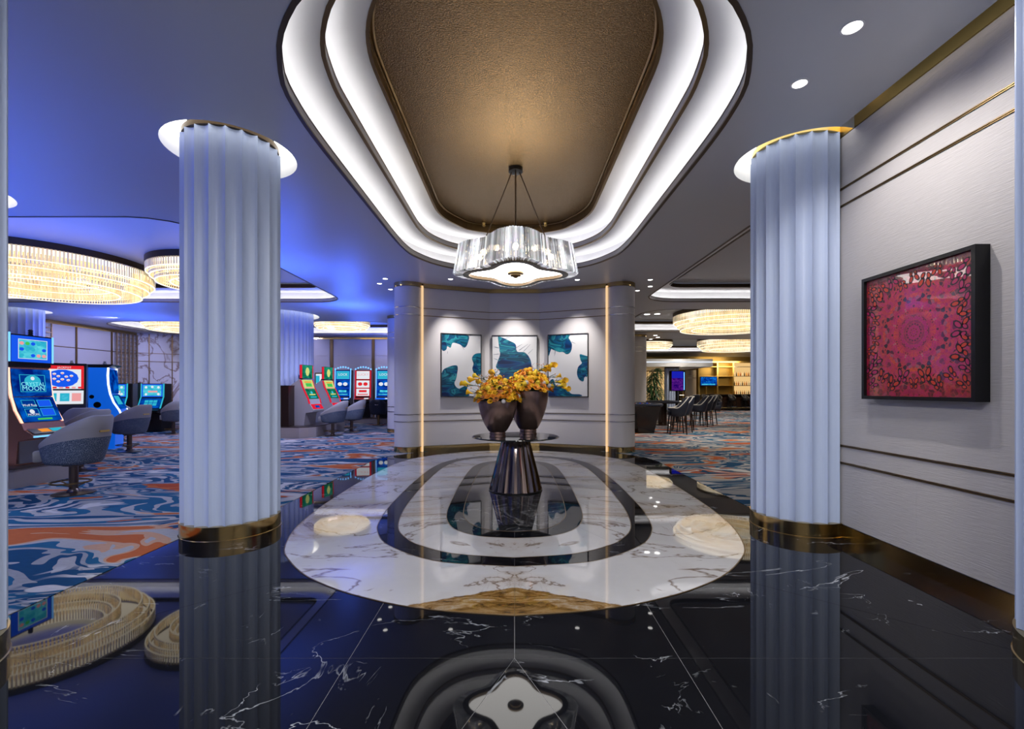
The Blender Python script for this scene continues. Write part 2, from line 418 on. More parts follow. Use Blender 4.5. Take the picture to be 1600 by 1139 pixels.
M['y1'] = pmat('bloom_yellow', (0.92, 0.52, 0.012), 0.55)
M['y2'] = pmat('bloom_orange', (0.85, 0.30, 0.012), 0.55)
M['y3'] = pmat('bloom_lemon', (0.95, 0.68, 0.04), 0.5)
M['y4'] = pmat('bloom_apricot', (0.60, 0.22, 0.07), 0.55)
M['wbloom'] = pmat('bloom_white', (0.75, 0.70, 0.68), 0.55)
M['felt'] = pmat('blue_felt', (0.03, 0.10, 0.28), 0.8)
M['amber'] = emat('amber_backlight', (1.0, 0.64, 0.26), 0.85)
M['lattice'] = pmat('lattice_bronze', (0.33, 0.23, 0.13), 0.35, 0.5)
M['gold_panel'] = pmat('antique_gold_panel', (0.28, 0.20, 0.07), 0.35, 0.8)
# screens
M['s_blue'] = m_screen('screen_deep_blue', (0.0, 0.010, 0.17), (0.0, 0.12, 0.62), 1.0)
M['s_frame'] = emat('screen_frame_blue', (0.01, 0.10, 0.85), 1.0)
M['s_cyan'] = m_screen('screen_cyan', (0.02, 0.40, 0.62), (0.12, 0.72, 0.80), 1.0, 6)
M['s_teal'] = emat('screen_teal', (0.03, 0.45, 0.62), 1.0)
M['s_bright'] = emat('screen_bright_cyan', (0.25, 0.85, 0.95), 1.0)
M['s_sky'] = emat('screen_sky_blue', (0.01, 0.015, 0.42), 1.0)
M['s_navy'] = emat('screen_navy', (0.0, 0.035, 0.26), 1.0)
M['s_white'] = emat('screen_white', (0.80, 0.85, 0.92), 0.95)
M['s_red'] = emat('screen_red', (0.75, 0.02, 0.03), 1.0)
M['s_pink'] = emat('screen_pink', (0.85, 0.35, 0.36), 1.0)
M['s_green'] = emat('screen_green', (0.06, 0.55, 0.10), 1.0)
M['s_dgreen'] = m_screen('screen_green_field', (0.0, 0.10, 0.05), (0.02, 0.32, 0.20), 1.0)
M['s_lime'] = emat('screen_lime', (0.62, 0.70, 0.22), 1.0)
M['s_purple'] = m_screen('screen_violet_city', (0.015, 0.0, 0.12), (0.12, 0.015, 0.24), 1.0, 8)
M['s_orange'] = emat('screen_orange', (0.9, 0.30, 0.04), 1.0)
M['strip_blue'] = emat('strip_blue', (0.16, 0.48, 1.0), 1.7)
M['strip_peach'] = emat('strip_peach', (1.0, 0.55, 0.40), 1.8)
M['strip_white'] = emat('strip_white', (0.8, 0.9, 1.0), 2.0)
M['strip_red'] = emat('strip_red', (0.72, 0.015, 0.04), 1.0)
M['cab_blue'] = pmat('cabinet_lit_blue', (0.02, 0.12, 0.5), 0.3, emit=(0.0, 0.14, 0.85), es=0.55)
M['cab_red'] = pmat('cabinet_red', (0.5, 0.015, 0.02), 0.3)
M['copper'] = pmat('copper_cabinet', (0.55, 0.26, 0.17), 0.25, 0.8)
M['grey_metal'] = pmat('grey_metal', (0.22, 0.21, 0.21), 0.3, 0.7)

# ------------------------------------------------------------------ mesh helpers
def link(name, me, mat=None, parent=None, loc=None, rot=None, smooth=False):
    o = bpy.data.objects.new(name, me)
    COL.objects.link(o)
    if mat is not None and not me.materials:
        for mm in (mat if isinstance(mat, (list, tuple)) else [mat]):
            me.materials.append(M[mm] if isinstance(mm, str) else mm)
    if smooth:
        for p in me.polygons: p.use_smooth = True
    if parent: o.parent = parent
    if loc: o.location = loc
    if rot: o.rotation_euler = rot
    return o

def tag(o, label=None, cat=None, group=None, kind=None):
    if label: o['label'] = label
    if cat: o['category'] = cat
    if group: o['group'] = group
    if kind: o['kind'] = kind
    return o

def thing(name, label, cat, loc=(0, 0, 0), rz=0.0, group=None):
    o = bpy.data.objects.new(name, None); COL.objects.link(o)
    o.location = loc; o.rotation_euler = (0, 0, rz); o.empty_display_size = 0.1
    return tag(o, label, cat, group)

def clone(o, label=None, loc=None, rz=None, parent=None):
    c = o.copy(); COL.objects.link(c)
    if parent: c.parent = parent
    if label: c['label'] = label
    if loc: c.location = loc
    if rz is not None: c.rotation_euler = (0, 0, rz)
    for ch in list(o.children): clone(ch, parent=c)
    return c

class MB:
    def __init__(s): s.v = []; s.f = []; s.mi = []; s.cur = 0
    def add(s, vs, fs):
        b = len(s.v); s.v += [tuple(p) for p in vs]
        for f in fs: s.f.append(tuple(b+i for i in f)); s.mi.append(s.cur)
        return s
    def box(s, x0, y0, z0, x1, y1, z1):
        vs = [(x0,y0,z0),(x1,y0,z0),(x1,y1,z0),(x0,y1,z0),(x0,y0,z1),(x1,y0,z1),(x1,y1,z1),(x0,y1,z1)]
        return s.add(vs, [(3,2,1,0),(4,5,6,7),(0,1,5,4),(1,2,6,5),(2,3,7,6),(3,0,4,7)])
    def tube(s, p0, p1, r0, r1=None, n=8, cap=True):
        r1 = r0 if r1 is None else r1
        p0, p1 = Vector(p0), Vector(p1); d = (p1-p0).normalized()
        a = d.orthogonal().normalized(); b = d.cross(a)
        vs = []
        for p, r in ((p0, r0), (p1, r1)):
            for i in range(n):
                t = 2*PI*i/n; vs.append(p + (a*math.cos(t)+b*math.sin(t))*r)
        fs = [(i, (i+1) % n, n+(i+1) % n, n+i) for i in range(n)]
        if cap: fs += [tuple(range(n-1, -1, -1)), tuple(range(n, 2*n))]
        return s.add(vs, fs)
    def lathe(s, prof, n=32, c=(0, 0), caps=True):
        vs = [(c[0]+r*math.cos(2*PI*i/n), c[1]+r*math.sin(2*PI*i/n), z) for r, z in prof for i in range(n)]
        fs = [(k*n+i, k*n+(i+1) % n, (k+1)*n+(i+1) % n, (k+1)*n+i) for k in range(len(prof)-1) for i in range(n)]
        if caps:
            fs += [tuple(range(n-1, -1, -1)), tuple((len(prof)-1)*n+i for i in range(n))]
        return s.add(vs, fs)
    def ball(s, c, r, n=8, m=5, sz=1.0):
        vs = [(c[0], c[1], c[2]-r*sz)]
        for j in range(1, m):
            a = -PI/2+PI*j/m
            vs += [(c[0]+r*math.cos(a)*math.cos(2*PI*i/n), c[1]+r*math.cos(a)*math.sin(2*PI*i/n), c[2]+r*sz*math.sin(a)) for i in range(n)]
        vs.append((c[0], c[1], c[2]+r*sz))
        fs = [(0, 1+(i+1) % n, 1+i) for i in range(n)]
        for j in range(m-2):
            fs += [(1+j*n+i, 1+j*n+(i+1) % n, 1+(j+1)*n+(i+1) % n, 1+(j+1)*n+i) for i in range(n)]
        t = len(vs)-1; b = 1+(m-2)*n
        fs += [(b+i, b+(i+1) % n, t) for i in range(n)]
        return s.add(vs, fs)
    def band(s, A, za, B, zb):
        n = len(A)
        vs = [(p[0], p[1], za) for p in A]+[(p[0], p[1], zb) for p in B]
        return s.add(vs, [(i, (i+1) % n, n+(i+1) % n, n+i) for i in range(n)])
    def prism(s, poly, z0, z1, holes=()):
        loops = [poly]+list(holes)
        tris = tessellate_polygon([[Vector((p[0], p[1], 0)) for p in lp] for lp in loops])
        flat = [p for lp in loops for p in lp]; n = len(flat)
        vs = [(p[0], p[1], z1) for p in flat]
        fs = [tuple(t) for t in tris]
        if z0 is not None:
            vs += [(p[0], p[1], z0) for p in flat]
            fs += [tuple(n+i for i in reversed(t)) for t in tris]
            o = 0
            for lp in loops:
                k = len(lp)
                fs += [(o+i, o+(i+1) % k, n+o+(i+1) % k, n+o+i) for i in range(k)]
                o += k
        return s.add(vs, fs)
    def extrude(s, prof, x0, x1):
        """profile of (y,z) points extruded along x"""
        n = len(prof)
        tris = tessellate_polygon([[Vector((p[0], p[1], 0)) for p in prof]])
        vs = [(x0, p[0], p[1]) for p in prof]+[(x1, p[0], p[1]) for p in prof]
        fs = [tuple(t) for t in tris]+[tuple(n+i for i in reversed(t)) for t in tris]
        fs += [(i, (i+1) % n, n+(i+1) % n, n+i) for i in range(n)]
        return s.add(vs, fs)
    def xf(s, mat, start=0):
        for i in range(start, len(s.v)): s.v[i] = tuple(mat @ Vector(s.v[i]))
        return s
    def mesh(s, name='m'):
        me = bpy.data.meshes.new(name)
        me.from_pydata(s.v, [], s.f)
        if any(s.mi):
            for p, k in zip(me.polygons, s.mi): p.material_index = k
        bm = bmesh.new(); bm.from_mesh(me); bmesh.ops.recalc_face_normals(bm, faces=bm.faces); bm.to_mesh(me); bm.free()
        me.update()
        return me
    def build(s, name, mat, parent=None, smooth=False, loc=None, rot=None):
        return link(name, s.mesh(name), mat, parent, loc, rot, smooth)

def autosmooth(o, ang=40):
    me = o.data
    me.shade_smooth() if hasattr(me, 'shade_smooth') else None
    bm = bmesh.new(); bm.from_mesh(me)
    for e in bm.edges:
        if len(e.link_faces) == 2 and e.calc_face_angle(0) > math.radians(ang): e.smooth = False
    for f in bm.faces: f.smooth = True
    bm.to_mesh(me); bm.free()
    return o

def bevel(o, wdt=0.01, seg=2):
    bm = bmesh.new(); bm.from_mesh(o.data)
    bmesh.ops.bevel(bm, geom=[e for e in bm.edges if e.calc_face_angle(0) > 0.5], offset=wdt, segments=seg, affect='EDGES', profile=0.5)
    bm.to_mesh(o.data); bm.free()
    return o

def struct(o): o['kind'] = 'structure'; return o

# outlines ---------------------------------------------------------
def catmull(pts, per=8):
    out = []
    P = [pts[0]]+list(pts)+[pts[-1]]
    for i in range(1, len(P)-2):
        p0, p1, p2, p3 = P[i-1], P[i], P[i+1], P[i+2]
        for k in range(per):
            t = k/per
            out.append(tuple(0.5*((2*p1[j])+(-p0[j]+p2[j])*t+(2*p0[j]-5*p1[j]+4*p2[j]-p3[j])*t*t+(-p0[j]+3*p1[j]-3*p2[j]+p3[j])*t**3) for j in range(2)))
    out.append(pts[-1])
    return out

def resample(loop, n):
    L = [0]; m = len(loop)
    for i in range(m):
        a, b = loop[i], loop[(i+1) % m]
        L.append(L[-1]+math.hypot(b[0]-a[0], b[1]-a[1]))
    out = []; j = 0
    for k in range(n):
        d = L[-1]*k/n
        while L[j+1] < d: j += 1
        t = (d-L[j])/max(1e-9, L[j+1]-L[j]); a, b = loop[j], loop[(j+1) % m]
        out.append((a[0]+(b[0]-a[0])*t, a[1]+(b[1]-a[1])*t))
    return out

def track(quad, yc, n=128):
    """closed racetrack from a quadrant list of (t, x); starts at the front centre, runs counter-clockwise"""
    q = catmull([(x, -t) for t, x in reversed(quad)])     # front centre -> right side
    q1 = q[:-1]
    right_back = [(x, -y) for x, y in reversed(q)][:-1]
    loop = q1+right_back
    left = [(-x, -y) for x, y in loop]
    loop = [(x, y+yc) for x, y in loop+left]
    return resample(loop, n)

def rrect(x0, x1, y0, y1, r, n=128):
    pts = []
    for cx, cy, a0 in ((x1-r, y0+r, -PI/2), (x1-r, y1-r, 0), (x0+r, y1-r, PI/2), (x0+r, y0+r, PI)):
        for k in range(13):
            a = a0+PI/2*k/12; pts.append((cx+r*math.cos(a), cy+r*math.sin(a)))
    return resample(pts, n)

def circle(c, r, n=48, a0=0.0):
    return [(c[0]+r*math.cos(a0+2*PI*i/n), c[1]+r*math.sin(a0+2*PI*i/n)) for i in range(n)]

def offset(loop, d):
    n = len(loop); out = []
    for i in range(n):
        a, b = loop[i-1], loop[(i+1) % n]
        tx, ty = b[0]-a[0], b[1]-a[1]; L = math.hypot(tx, ty) or 1
        out.append((loop[i][0]+ty/L*d, loop[i][1]-tx/L*d))   # outward for ccw loops
    return out

def ring_profile(mb, loop, prof):
    """sweep a closed (offset, z) profile around a loop"""
    n = len(loop); k = len(prof)
    loops = [[(*p, z) for p in offset(loop, d)] for d, z in prof]
    vs = [v for lp in loops for v in lp]
    fs = [(a*n+i, a*n+(i+1) % n, ((a+1) % k)*n+(i+1) % n, ((a+1) % k)*n+i) for a in range(k) for i in range(n)]
    return mb.add(vs, fs)

def clip(poly, p, q):
    """keep the part of a convex polygon to the left of the line p->q"""
    def sd(v): return (q[0]-p[0])*(v[1]-p[1])-(q[1]-p[1])*(v[0]-p[0])
    out = []
    for i, a in enumerate(poly):
        b = poly[(i+1) % len(poly)]; da, db = sd(a), sd(b)
        if da >= 0: out.append(a)
        if da*db < 0:
            t = da/(da-db); out.append((a[0]+(b[0]-a[0])*t, a[1]+(b[1]-a[1])*t))
    return out

def split(polys, p, q):
    out = []
    for P in polys:
        for r in (clip(P, p, q), clip(P, q, p)):
            if len(r) >= 3:
                ar = abs(sum(r[i][0]*r[(i+1) % len(r)][1]-r[(i+1) % len(r)][0]*r[i][1] for i in range(len(r)))/2)
                if ar > 1e-3: out.append(r)
    return out

def inset(poly, d):
    ar = sum(poly[i][0]*poly[(i+1) % len(poly)][1]-poly[(i+1) % len(poly)][0]*poly[i][1] for i in range(len(poly)))
    if ar < 0: poly = list(reversed(poly))
    n = len(poly); L = []
    for i in range(n):
        a, b = poly[i], poly[(i+1) % n]; tx, ty = b[0]-a[0], b[1]-a[1]; k = math.hypot(tx, ty) or 1e-9
        L.append(((a[0]-ty/k*d, a[1]+tx/k*d), (tx/k, ty/k)))
    out = []
    for i in range(n):
        (p, u), (q, v) = L[i-1], L[i]
        den = u[0]*v[1]-u[1]*v[0]
        if abs(den) < 1e-3: out.append(q); continue
        t = ((q[0]-p[0])*v[1]-(q[1]-p[1])*v[0])/den
        out.append((p[0]+u[0]*t, p[1]+u[1]*t))
    return out

# ------------------------------------------------------------------ FLOOR
floor = struct(MB().prism([(-3.5, -4), (3.5, -4), (3.5, 12), (-3.5, 12)], -0.06, -0.0012).build('floor', 'grout'))
mid_back = [(-2.82, 4.75), (2.82, 4.75), (2.82, 9.2), (2.72, 9.66), (2.54, 10.0), (2.2, 10.45), (1.5, 11.0), (0.8, 11.5), (-0.8, 11.5), (-1.5, 11.0), (-2.2, 10.45), (-2.54, 10.0), (-2.72, 9.66), (-2.82, 9.2)]
front = [[(-3.18, -3.9), (3.2, -3.9), (3.2, 2.46), (-3.18, 2.46)]]
middle = [[(-3.18, 2.46), (3.2, 2.46), (3.2, 4.75), (-3.18, 4.75)]]
for x in (-0.87, 0.87): front = split(front, (x, -4), (x, 5))
nf = []
for P in front:
    cx = sum(p[0] for p in P)/len(P)
    if abs(cx) < 0.8:
        q = split([P], (0, 2.46), (-0.224, 1.94)); r = []
        for k in q: r += split([k], (0, 2.46), (0.224, 1.94))
        nf += r
    else: nf += split([P], (-4, 0.2), (4, 0.2))
for x in (-0.87, 0.0, 0.87): middle = split(middle, (x, 2), (x, 5))
nm = []
for P in middle:
    cx = sum(p[0] for p in P)/len(P)
    if cx < -0.9: nm += split([P], (-1.02, 4.07), (-2.7, 2.55))
    elif cx > 0.9: nm += split([P], (1.02, 4.07), (2.7, 2.55))
    else: nm.append(P)
back = [mid_back]
for y in (6.4, 8.2): back = split(back, (-4, y), (4, y))
back = split(back, (0, 4), (0, 12))
for P in nf+nm+back:
    MB().prism(inset(P, 0.0013), -0.0012, 0.0).build('tile', 'bmarble', floor)

Q_outer = [(0, 2.365), (0.8, 2.35), (1.42, 2.32), (2.1, 2.235), (2.687, 2.055), (2.99, 1.866), (3.3, 1.595), (3.537, 1.279), (3.674, 1.03), (3.797, 0.74), (3.88, 0.405), (3.93, 0)]
Q_band_o = [(0, 1.545), (0.9, 1.525), (1.37, 1.505), (1.85, 1.45), (2.15, 1.385), (2.5, 1.23), (2.73, 1.035), (2.93, 0.79), (3.05, 0.53), (3.125, 0)]
Q_band_i = [(0, 1.35), (0.85, 1.33), (1.4, 1.30), (1.89, 1.235), (2.2, 1.15), (2.45, 1.01), (2.6, 0.88), (2.83, 0.53), (2.93, 0)]
Q_oval = [(0, 0.817), (1.0, 0.80), (1.5, 0.775), (1.8, 0.73), (2.08, 0.635), (2.26, 0.49), (2.37, 0.30), (2.415, 0)]
Q_line = [(0, 0.63), (0.84, 0.62), (1.4, 0.595), (1.7, 0.555), (1.98, 0.44), (2.15, 0.26), (2.22, 0)]
NI = 160
T_outer, T_bo, T_bi, T_ov, T_ln = [track(q, YC, NI) for q in (Q_outer, Q_band_o, Q_band_i, Q_oval, Q_line)]

def ring_slabs(A, B, cuts, mat, z=0.003):
    for a, b in zip(cuts, cuts[1:]+[cuts[0]+NI]):
        idx = [i % NI for i in range(a, b+1)]
        oa = [A[i] for i in idx]; ob = [B[i] for i in idx]
        poly = oa+list(reversed(ob))
        k = len(oa)
        vs = [(*p, z) for p in oa]+[(*p, z) for p in ob]+[(*p, -0.003) for p in oa]+[(*p, -0.003) for p in ob]
        # joint: pull the two ends in by 1.5 mm
        for e, nb in ((0, 1), (k-1, k-2)):
            for o in (0, k):
                d = Vector(vs[o+nb])-Vector(vs[o+e]); d.normalize()
                vs[o+e] = tuple(Vector(vs[o+e])+d*0.0008); vs[2*k+o+e] = (vs[o+e][0], vs[o+e][1], -0.003)
        fs = [(i, i+1, k+i+1, k+i) for i in range(k-1)]
        fs += [(i, i+1, 2*k+i+1, 2*k+i) for i in range(k-1)]+[(k+i, k+i+1, 3*k+i+1, 3*k+i) for i in range(k-1)]
        fs += [(0, k, 3*k, 2*k), (k-1, 2*k-1, 4*k-1, 3*k-1)]
        MB().add(vs, fs).build('inlay_slab', mat, floor)

c8 = [0, 22, 40, 58, 80, 102, 120, 138]
ring_slabs(T_outer, T_bo, c8, 'wmarble')
ring_slabs(T_bo, T_bi, [0, 40, 80, 120], 'bmarble')
ring_slabs(T_bi, T_ov, [11, 40, 69, 91, 120, 149], 'wmarble')
ring_slabs(T_ov, T_ln, [0, 40, 80, 120], 'bmarble')
MB().prism(T_ln, -0.003, 0.003).build('inlay_slab', 'gmarble', floor)
for T in (T_outer, T_bo, T_bi, T_ov, T_ln):
    ring_profile(MB(), T, [(-0.004, -0.002), (-0.004, 0.0036), (0.005, 0.0036), (0.005, -0.002)]).build('inlay_trim', 'gold_bronze', floor)

hole = [(-3.18, -3.9), (3.3, -3.9), (3.3, 4.75), (2.82, 4.75)]+mid_back[2:7]+[(1.5, 11.6), (-1.5, 11.6)]+mid_back[9:]+[(-2.82, 4.75), (-3.18, 4.75)]
struct(MB().prism([(-16.4, -4.1), (18.4, -4.1), (18.4, 35), (-16.4, 35)], -0.05, 0.004, [hole]).build('floor_carpet', 'carpet'))
edge = hole[-1:]+[hole[-2]]

# ------------------------------------------------------------------ CEILING
Q_r1 = [(0, 1.905), (1.0, 1.905), (1.5, 1.90), (1.9, 1.88), (2.3, 1.825), (2.58, 1.72), (2.82, 1.60), (3.02, 1.45), (3.18, 1.29), (3.32, 1.08), (3.45, 0.78), (3.53, 0.42), (3.56, 0)]
Q_r2 = [(0, 1.615), (1.0, 1.615), (1.6, 1.612), (1.85, 1.60), (2.2, 1.545), (2.4, 1.48), (2.6, 1.38), (2.79, 1.25), (2.95, 1.08), (3.1, 0.8), (3.2, 0.42), (3.23, 0)]
Q_r3 = [(0, 1.31), (1.0, 1.31), (1.6, 1.308), (1.85, 1.29), (2.08, 1.24), (2.28, 1.16), (2.45, 1.06), (2.7, 0.9), (2.86, 0.62), (2.93, 0.32), (2.95, 0)]
R1, R2, R3 = [track(q, YO) for q in (Q_r1, Q_r2, Q_r3)]
recess = {  # outer rims of the coves over the gaming floor
    'left_near': rrect(-15.2, -4.65, 6.5, 12.85, 0.75),
    'left_far': rrect(-15.3, -4.0, 16.5, 20.7, 1.6),
    'right_near': rrect(3.47, 17.0, 5.9, 12.8, 0.9),
    'right_mid': rrect(4.0, 17.5, 14.0, 19.6, 0.9),
    'right_far': rrect(5.0, 17.5, 22.4, 30.6, 0.9)}
cols = [((-2.875, 4.745), 0.44, 0.60), ((2.95, 4.86), 0.44, 0.60), ((-6.86, 5.58), 0.42, 0.62), ((-7.65, 15.1), 1.05, 1.22), ((-15.0, 14.2), 0.5, 0.66)]
arc = [(2.95+0.60*math.cos(a), 4.86+0.60*math.sin(a)) for a in [math.radians(273-4.8*k) for k in range(0, 36)]]
outer = [(-16.4, -4.1), (2.99, -4.1)]+arc+[(3.4, 5.46), (18.4, 5.46), (18.4, 35), (-16.4, 35)]
holes = [R1]+list(recess.values())+[circle(c, r) for c, _, r in cols if c[0] < 2]
ceiling = struct(MB().prism(outer, None, ZC, holes).build('ceiling', 'ceiling'))

def cove(rim, z, nxt, z2, parent=None, strip=0.05, lipmat='bronze'):
    """lip, grey upstand, hidden LED strip and white soffit of one cove step"""
    p = parent
    ring_profile(MB(), rim, [(-0.006, z-0.006), (-0.006, z+0.012), (0.030, z+0.012), (0.030, z-0.006)]).build('lip', lipmat, p)
    ring_profile(MB(), rim, [(0.0, z+0.012), (0.0, z+0.085), (0.03, z+0.085), (0.03, z+0.012)]).build('upstand', 'fascia', p)
    ring_profile(MB(), rim, [(-0.006, z+0.085), (-0.006, z+0.095), (0.03, z+0.095), (0.03, z+0.085)]).build('lip', lipmat, p)
    a, b = offset(rim, 0.03), offset(rim, 0.20)
    mb = MB(); mb.band(a, z+0.02, b, z+0.02); mb.band(b, z+0.02, b, z2)
    mb.band(b, z2, nxt, z2)
    mb.build('soffit', 'cove', p)
    mb = MB(); mb.band(offset(rim, 0.07), z+0.035, offset(rim, 0.07+strip), z+0.035)
    mb.build('light_strip', 'led', p)

cove(R1, ZC, R2, 4.12, ceiling)
cove(R2, 4.12, R3, 4.42, ceiling, lipmat='gold_bronze')
ring_profile(MB(), R3, [(-0.012, 4.412), (-0.012, 4.43), (0.02, 4.43), (0.02, 4.412)]).build('lip', 'gold_bronze', ceiling)
mb = MB(); mb.band(R3, 4.43, offset(R3, 0.005), 4.55); mb.build('panel_frame', 'gold_bronze', ceiling)
ring_profile(MB(), R3, [(-0.02, 4.54), (-0.035, 4.53), (-0.05, 4.545), (0.0, 4.56)]).build('panel_bead', 'gold_bronze', ceiling)
MB().prism(offset(R3, 0.01), None, 4.55).build('gold_panel', 'gold', ceiling)
for k, rim in recess.items():
    inner = offset(rim, -0.52)
    cove(rim, ZC, inner, 4.12, ceiling, strip=0.05)
    ring_profile(MB(), inner, [(-0.006, 4.10), (-0.006, 4.20), (0.02, 4.20), (0.02, 4.10)]).build('lip', 'bronze', ceiling)
    MB().prism(offset(inner, 0.02), None, 4.22).build('ceiling_tray', 'ceiling', ceiling)

# ------------------------------------------------------------------ FLUTED COLUMNS
def flute_mesh(R, n, z0, z1, depth):
    mb = MB(); k = 9; A = PI/n
    pts = []
    for i in range(k+1):
        t = -A+2*A*i/k
        u = (t/A)
        r = R-depth*(1-u*u)**0.8
        pts.append((r*math.cos(t), r*math.sin(t)))
    inner = [((R-depth-0.02)*math.cos(A), (R-depth-0.02)*math.sin(A)), ((R-depth-0.02)*math.cos(-A), (R-depth-0.02)*math.sin(-A))]
    mb.prism(pts+inner, z0, z1)
    return mb.mesh('flute')

FL = {}
def fluted_column(c, R, label, ztop=3.88, ring=None, nfl=20, cap='bright_brass', rot=0.0):
    root = thing('column', label, 'column', (c[0], c[1], 0), rot)
    root['kind'] = 'structure'
    key = (R, ztop)
    if key not in FL:
        FL[key] = flute_mesh(R, nfl, 0.14, ztop, 0.046*R/0.44*20/nfl)
    for i in range(nfl):
        o = link('flute', FL[key], 'plaster', root, rot=(0, 0, 2*PI*(i+0.5)/nfl))
    mb = MB(); mb.lathe([(R+0.012, 0), (R+0.012, 0.008), (R+0.006, 0.012), (R+0.006, 0.138), (R-0.05, 0.14)], 64)
    autosmooth(mb.build('base_ring', 'brass', root))
    mb = MB(); mb.lathe([(R-0.035, ztop), (R-0.012, ztop+0.004), (R-0.012, ztop+0.055), (R-0.1, ztop+0.06)], 64)
    autosmooth(mb.build('top_ring', cap, root))
    if ring:
        mb = MB(); cc = circle((0, 0), ring, 64)
        mb.band(cc, ZC, cc, 4.03); mb.build('recess_wall', 'cove', root)
        mb = MB(); mb.prism(circle((0, 0), ring, 64), None, 4.03, [circle((0, 0), R-0.06, 32)])
        mb.build('ring_light', 'ringlight', root)
        mb = MB(); mb.lathe([(R-0.12, ztop), (R-0.12, 4.03)], 32); mb.build('neck', 'cove', root)
    return root

fluted_column((-2.875, 4.745), 0.44, 'white fluted column with brass base standing at the carpet edge left of the floor inlay', ring=0.60, cap='bronze', rot=0.1)
fluted_column((2.95, 4.86), 0.44, 'white fluted column with brass base at the end of the red picture wall', ring=0.60, rot=0.05)
fluted_column((-6.86, 5.58), 0.42, 'fluted column hidden behind the left frame edge with only its ceiling ring light showing', ring=0.62)
fluted_column((-7.65, 15.1), 1.05, 'wide fluted drum column behind the pair of red slot machines', ring=1.22, nfl=46, cap='bronze')
fluted_column((-15.0, 14.2), 0.5, 'fluted column beside the bronze lattice behind the tall blue slot machine', ring=0.66, cap='bronze')
fluted_column((-3.08, 2.24), 0.44, 'slice of a white fluted column at the left picture edge', ztop=3.80)
fluted_column((3.045, 2.24), 0.44, 'slice of a white fluted column at the right picture edge', ztop=3.80)

# ------------------------------------------------------------------ RIGHT WALL (panels between brass trims)
wr = struct(MB().box(XW+0.012, -4.1, 0, XW+0.3, 4.86, 4.3).build('wall_right', 'linen'))
zs = [0.125, 0.716, 0.88, 3.167, 3.33, 3.83]
for z0, z1 in zip(zs, zs[1:]):
    cuts = (-4.1, 1.0, 3.63, 4.86) if z0 < 0.5 else (-4.1, 1.0, 4.86)
    for y0, y1 in zip(cuts, cuts[1:]):
        o = MB().box(XW, y0+0.001, z0+0.007, XW+0.012, y1-0.001, z1-0.007).build('panel', 'linen', wr)
for z in zs[1:5]:
    MB().box(XW-0.008, -4.1, z-0.010, XW+0.01, 4.86, z-0.003).build('trim', 'gold_bronze', wr)
    MB().box(XW-0.008, -4.1, z+0.003, XW+0.01, 4.86, z+0.010).build('trim', 'gold_bronze', wr)
struct(MB().box(XW-0.006, -4.1, 0, XW+0.01, 4.86, 0.125).build('baseboard_right', 'brass'))
struct(MB().box(XW-0.004, -4.1, 3.83, XW+0.01, 4.86, 4.10).build('trim_1', 'bright_brass'))
struct(MB().box(2.93, -4.1, 3.83, 2.97, 4.0, 3.845).build('cornice_fill_strip', 'cornice_fill'))  # hidden glowing strip added to brighten the brass cornice
struct(MB().box(2.9, -4.1, 4.10, XW+0.2, 5.0, 4.14).build('trim_2', 'bronze'))
struct(MB().box(XW+0.012, 4.86, 0, 18.4, 5.0, ZC).build('wall_foyer', 'linen'))
struct(MB().box(-16.4, -4.2, 0, 3.5, -4.1, ZC).build('wall_front', 'linen'))

# ------------------------------------------------------------------ FEATURE WALL
fw = thing('feature_wall', 'grey three sided panelled wall with brass trims behind the flower table', 'wall')
fw['kind'] = 'structure'; fw.name = 'wall_feature'
corners = [(-2.08, 10.60), (-0.60, 11.20), (0.60, 11.20), (2.08, 10.60)]
fz = [0.12, 0.69, 0.85, 3.09, 3.26, 3.73]
for (ax, ay), (bx, by) in zip(corners, corners[1:]):
    L = math.hypot(bx-ax, by-ay); ang = math.atan2(by-ay, bx-ax)
    T = Matrix.Translation((ax, ay, 0)) @ Matrix.Rotation(ang, 4, 'Z')
    for z0, z1 in zip(fz, fz[1:]):
        MB().box(0, 0, z0+0.006, L, 0.15, z1-0.006).xf(T).build('panel', 'grey_leather', fw)
    for z in fz[1:5]:
        MB().box(0, -0.012, z-0.007, L, 0.05, z+0.007).xf(T).build('trim', 'gold_bronze', fw)
    MB().box(0, -0.012, 0.0, L, 0.15, 0.12).xf(T).build('base_strip', 'brass', fw)
    MB().box(0, -0.012, 3.73, L, 0.15, ZC).xf(T).build('cap_strip', 'brass', fw)
def smooth_column(c, R, label, zt=ZC):
    root = thing('column', label, 'column', (c[0], c[1], 0)); root['kind'] = 'structure'
    for z0, z1 in zip(fz, fz[1:]):
        autosmooth(MB().lathe([(R-0.02, z0+0.004), (R, z0+0.008), (R, z1-0.008), (R-0.02, z1-0.004)], 48).build('drum', 'grey_leather', root))
    for z in fz[1:5]:
        autosmooth(MB().lathe([(R-0.03, z-0.007), (R+0.008, z-0.007), (R+0.008, z+0.007), (R-0.03, z+0.007)], 48).build('trim', 'steel', root))
    autosmooth(MB().lathe([(R+0.014, 0), (R+0.014, 0.12), (R-0.03, 0.122)], 48).build('base_ring', 'brass', root))
    autosmooth(MB().lathe([(R-0.03, 3.728), (R+0.014, 3.73), (R+0.014, ZC)], 48).build('cap_ring', 'brass', root))
smooth_column((-2.42, 10.68), 0.325, 'smooth grey column with brass cap at the left end of the painting wall')
smooth_column((2.42, 10.68), 0.325, 'smooth grey column with brass cap at the right end of the painting wall')
smooth_column((-3.86, 15.4), 0.33, 'smooth grey column behind the left end of the painting wall by the far slot machines')
smooth_column((5.42, 20.8), 0.45, 'smooth grey column behind the right end of the painting wall beside the potted plant')
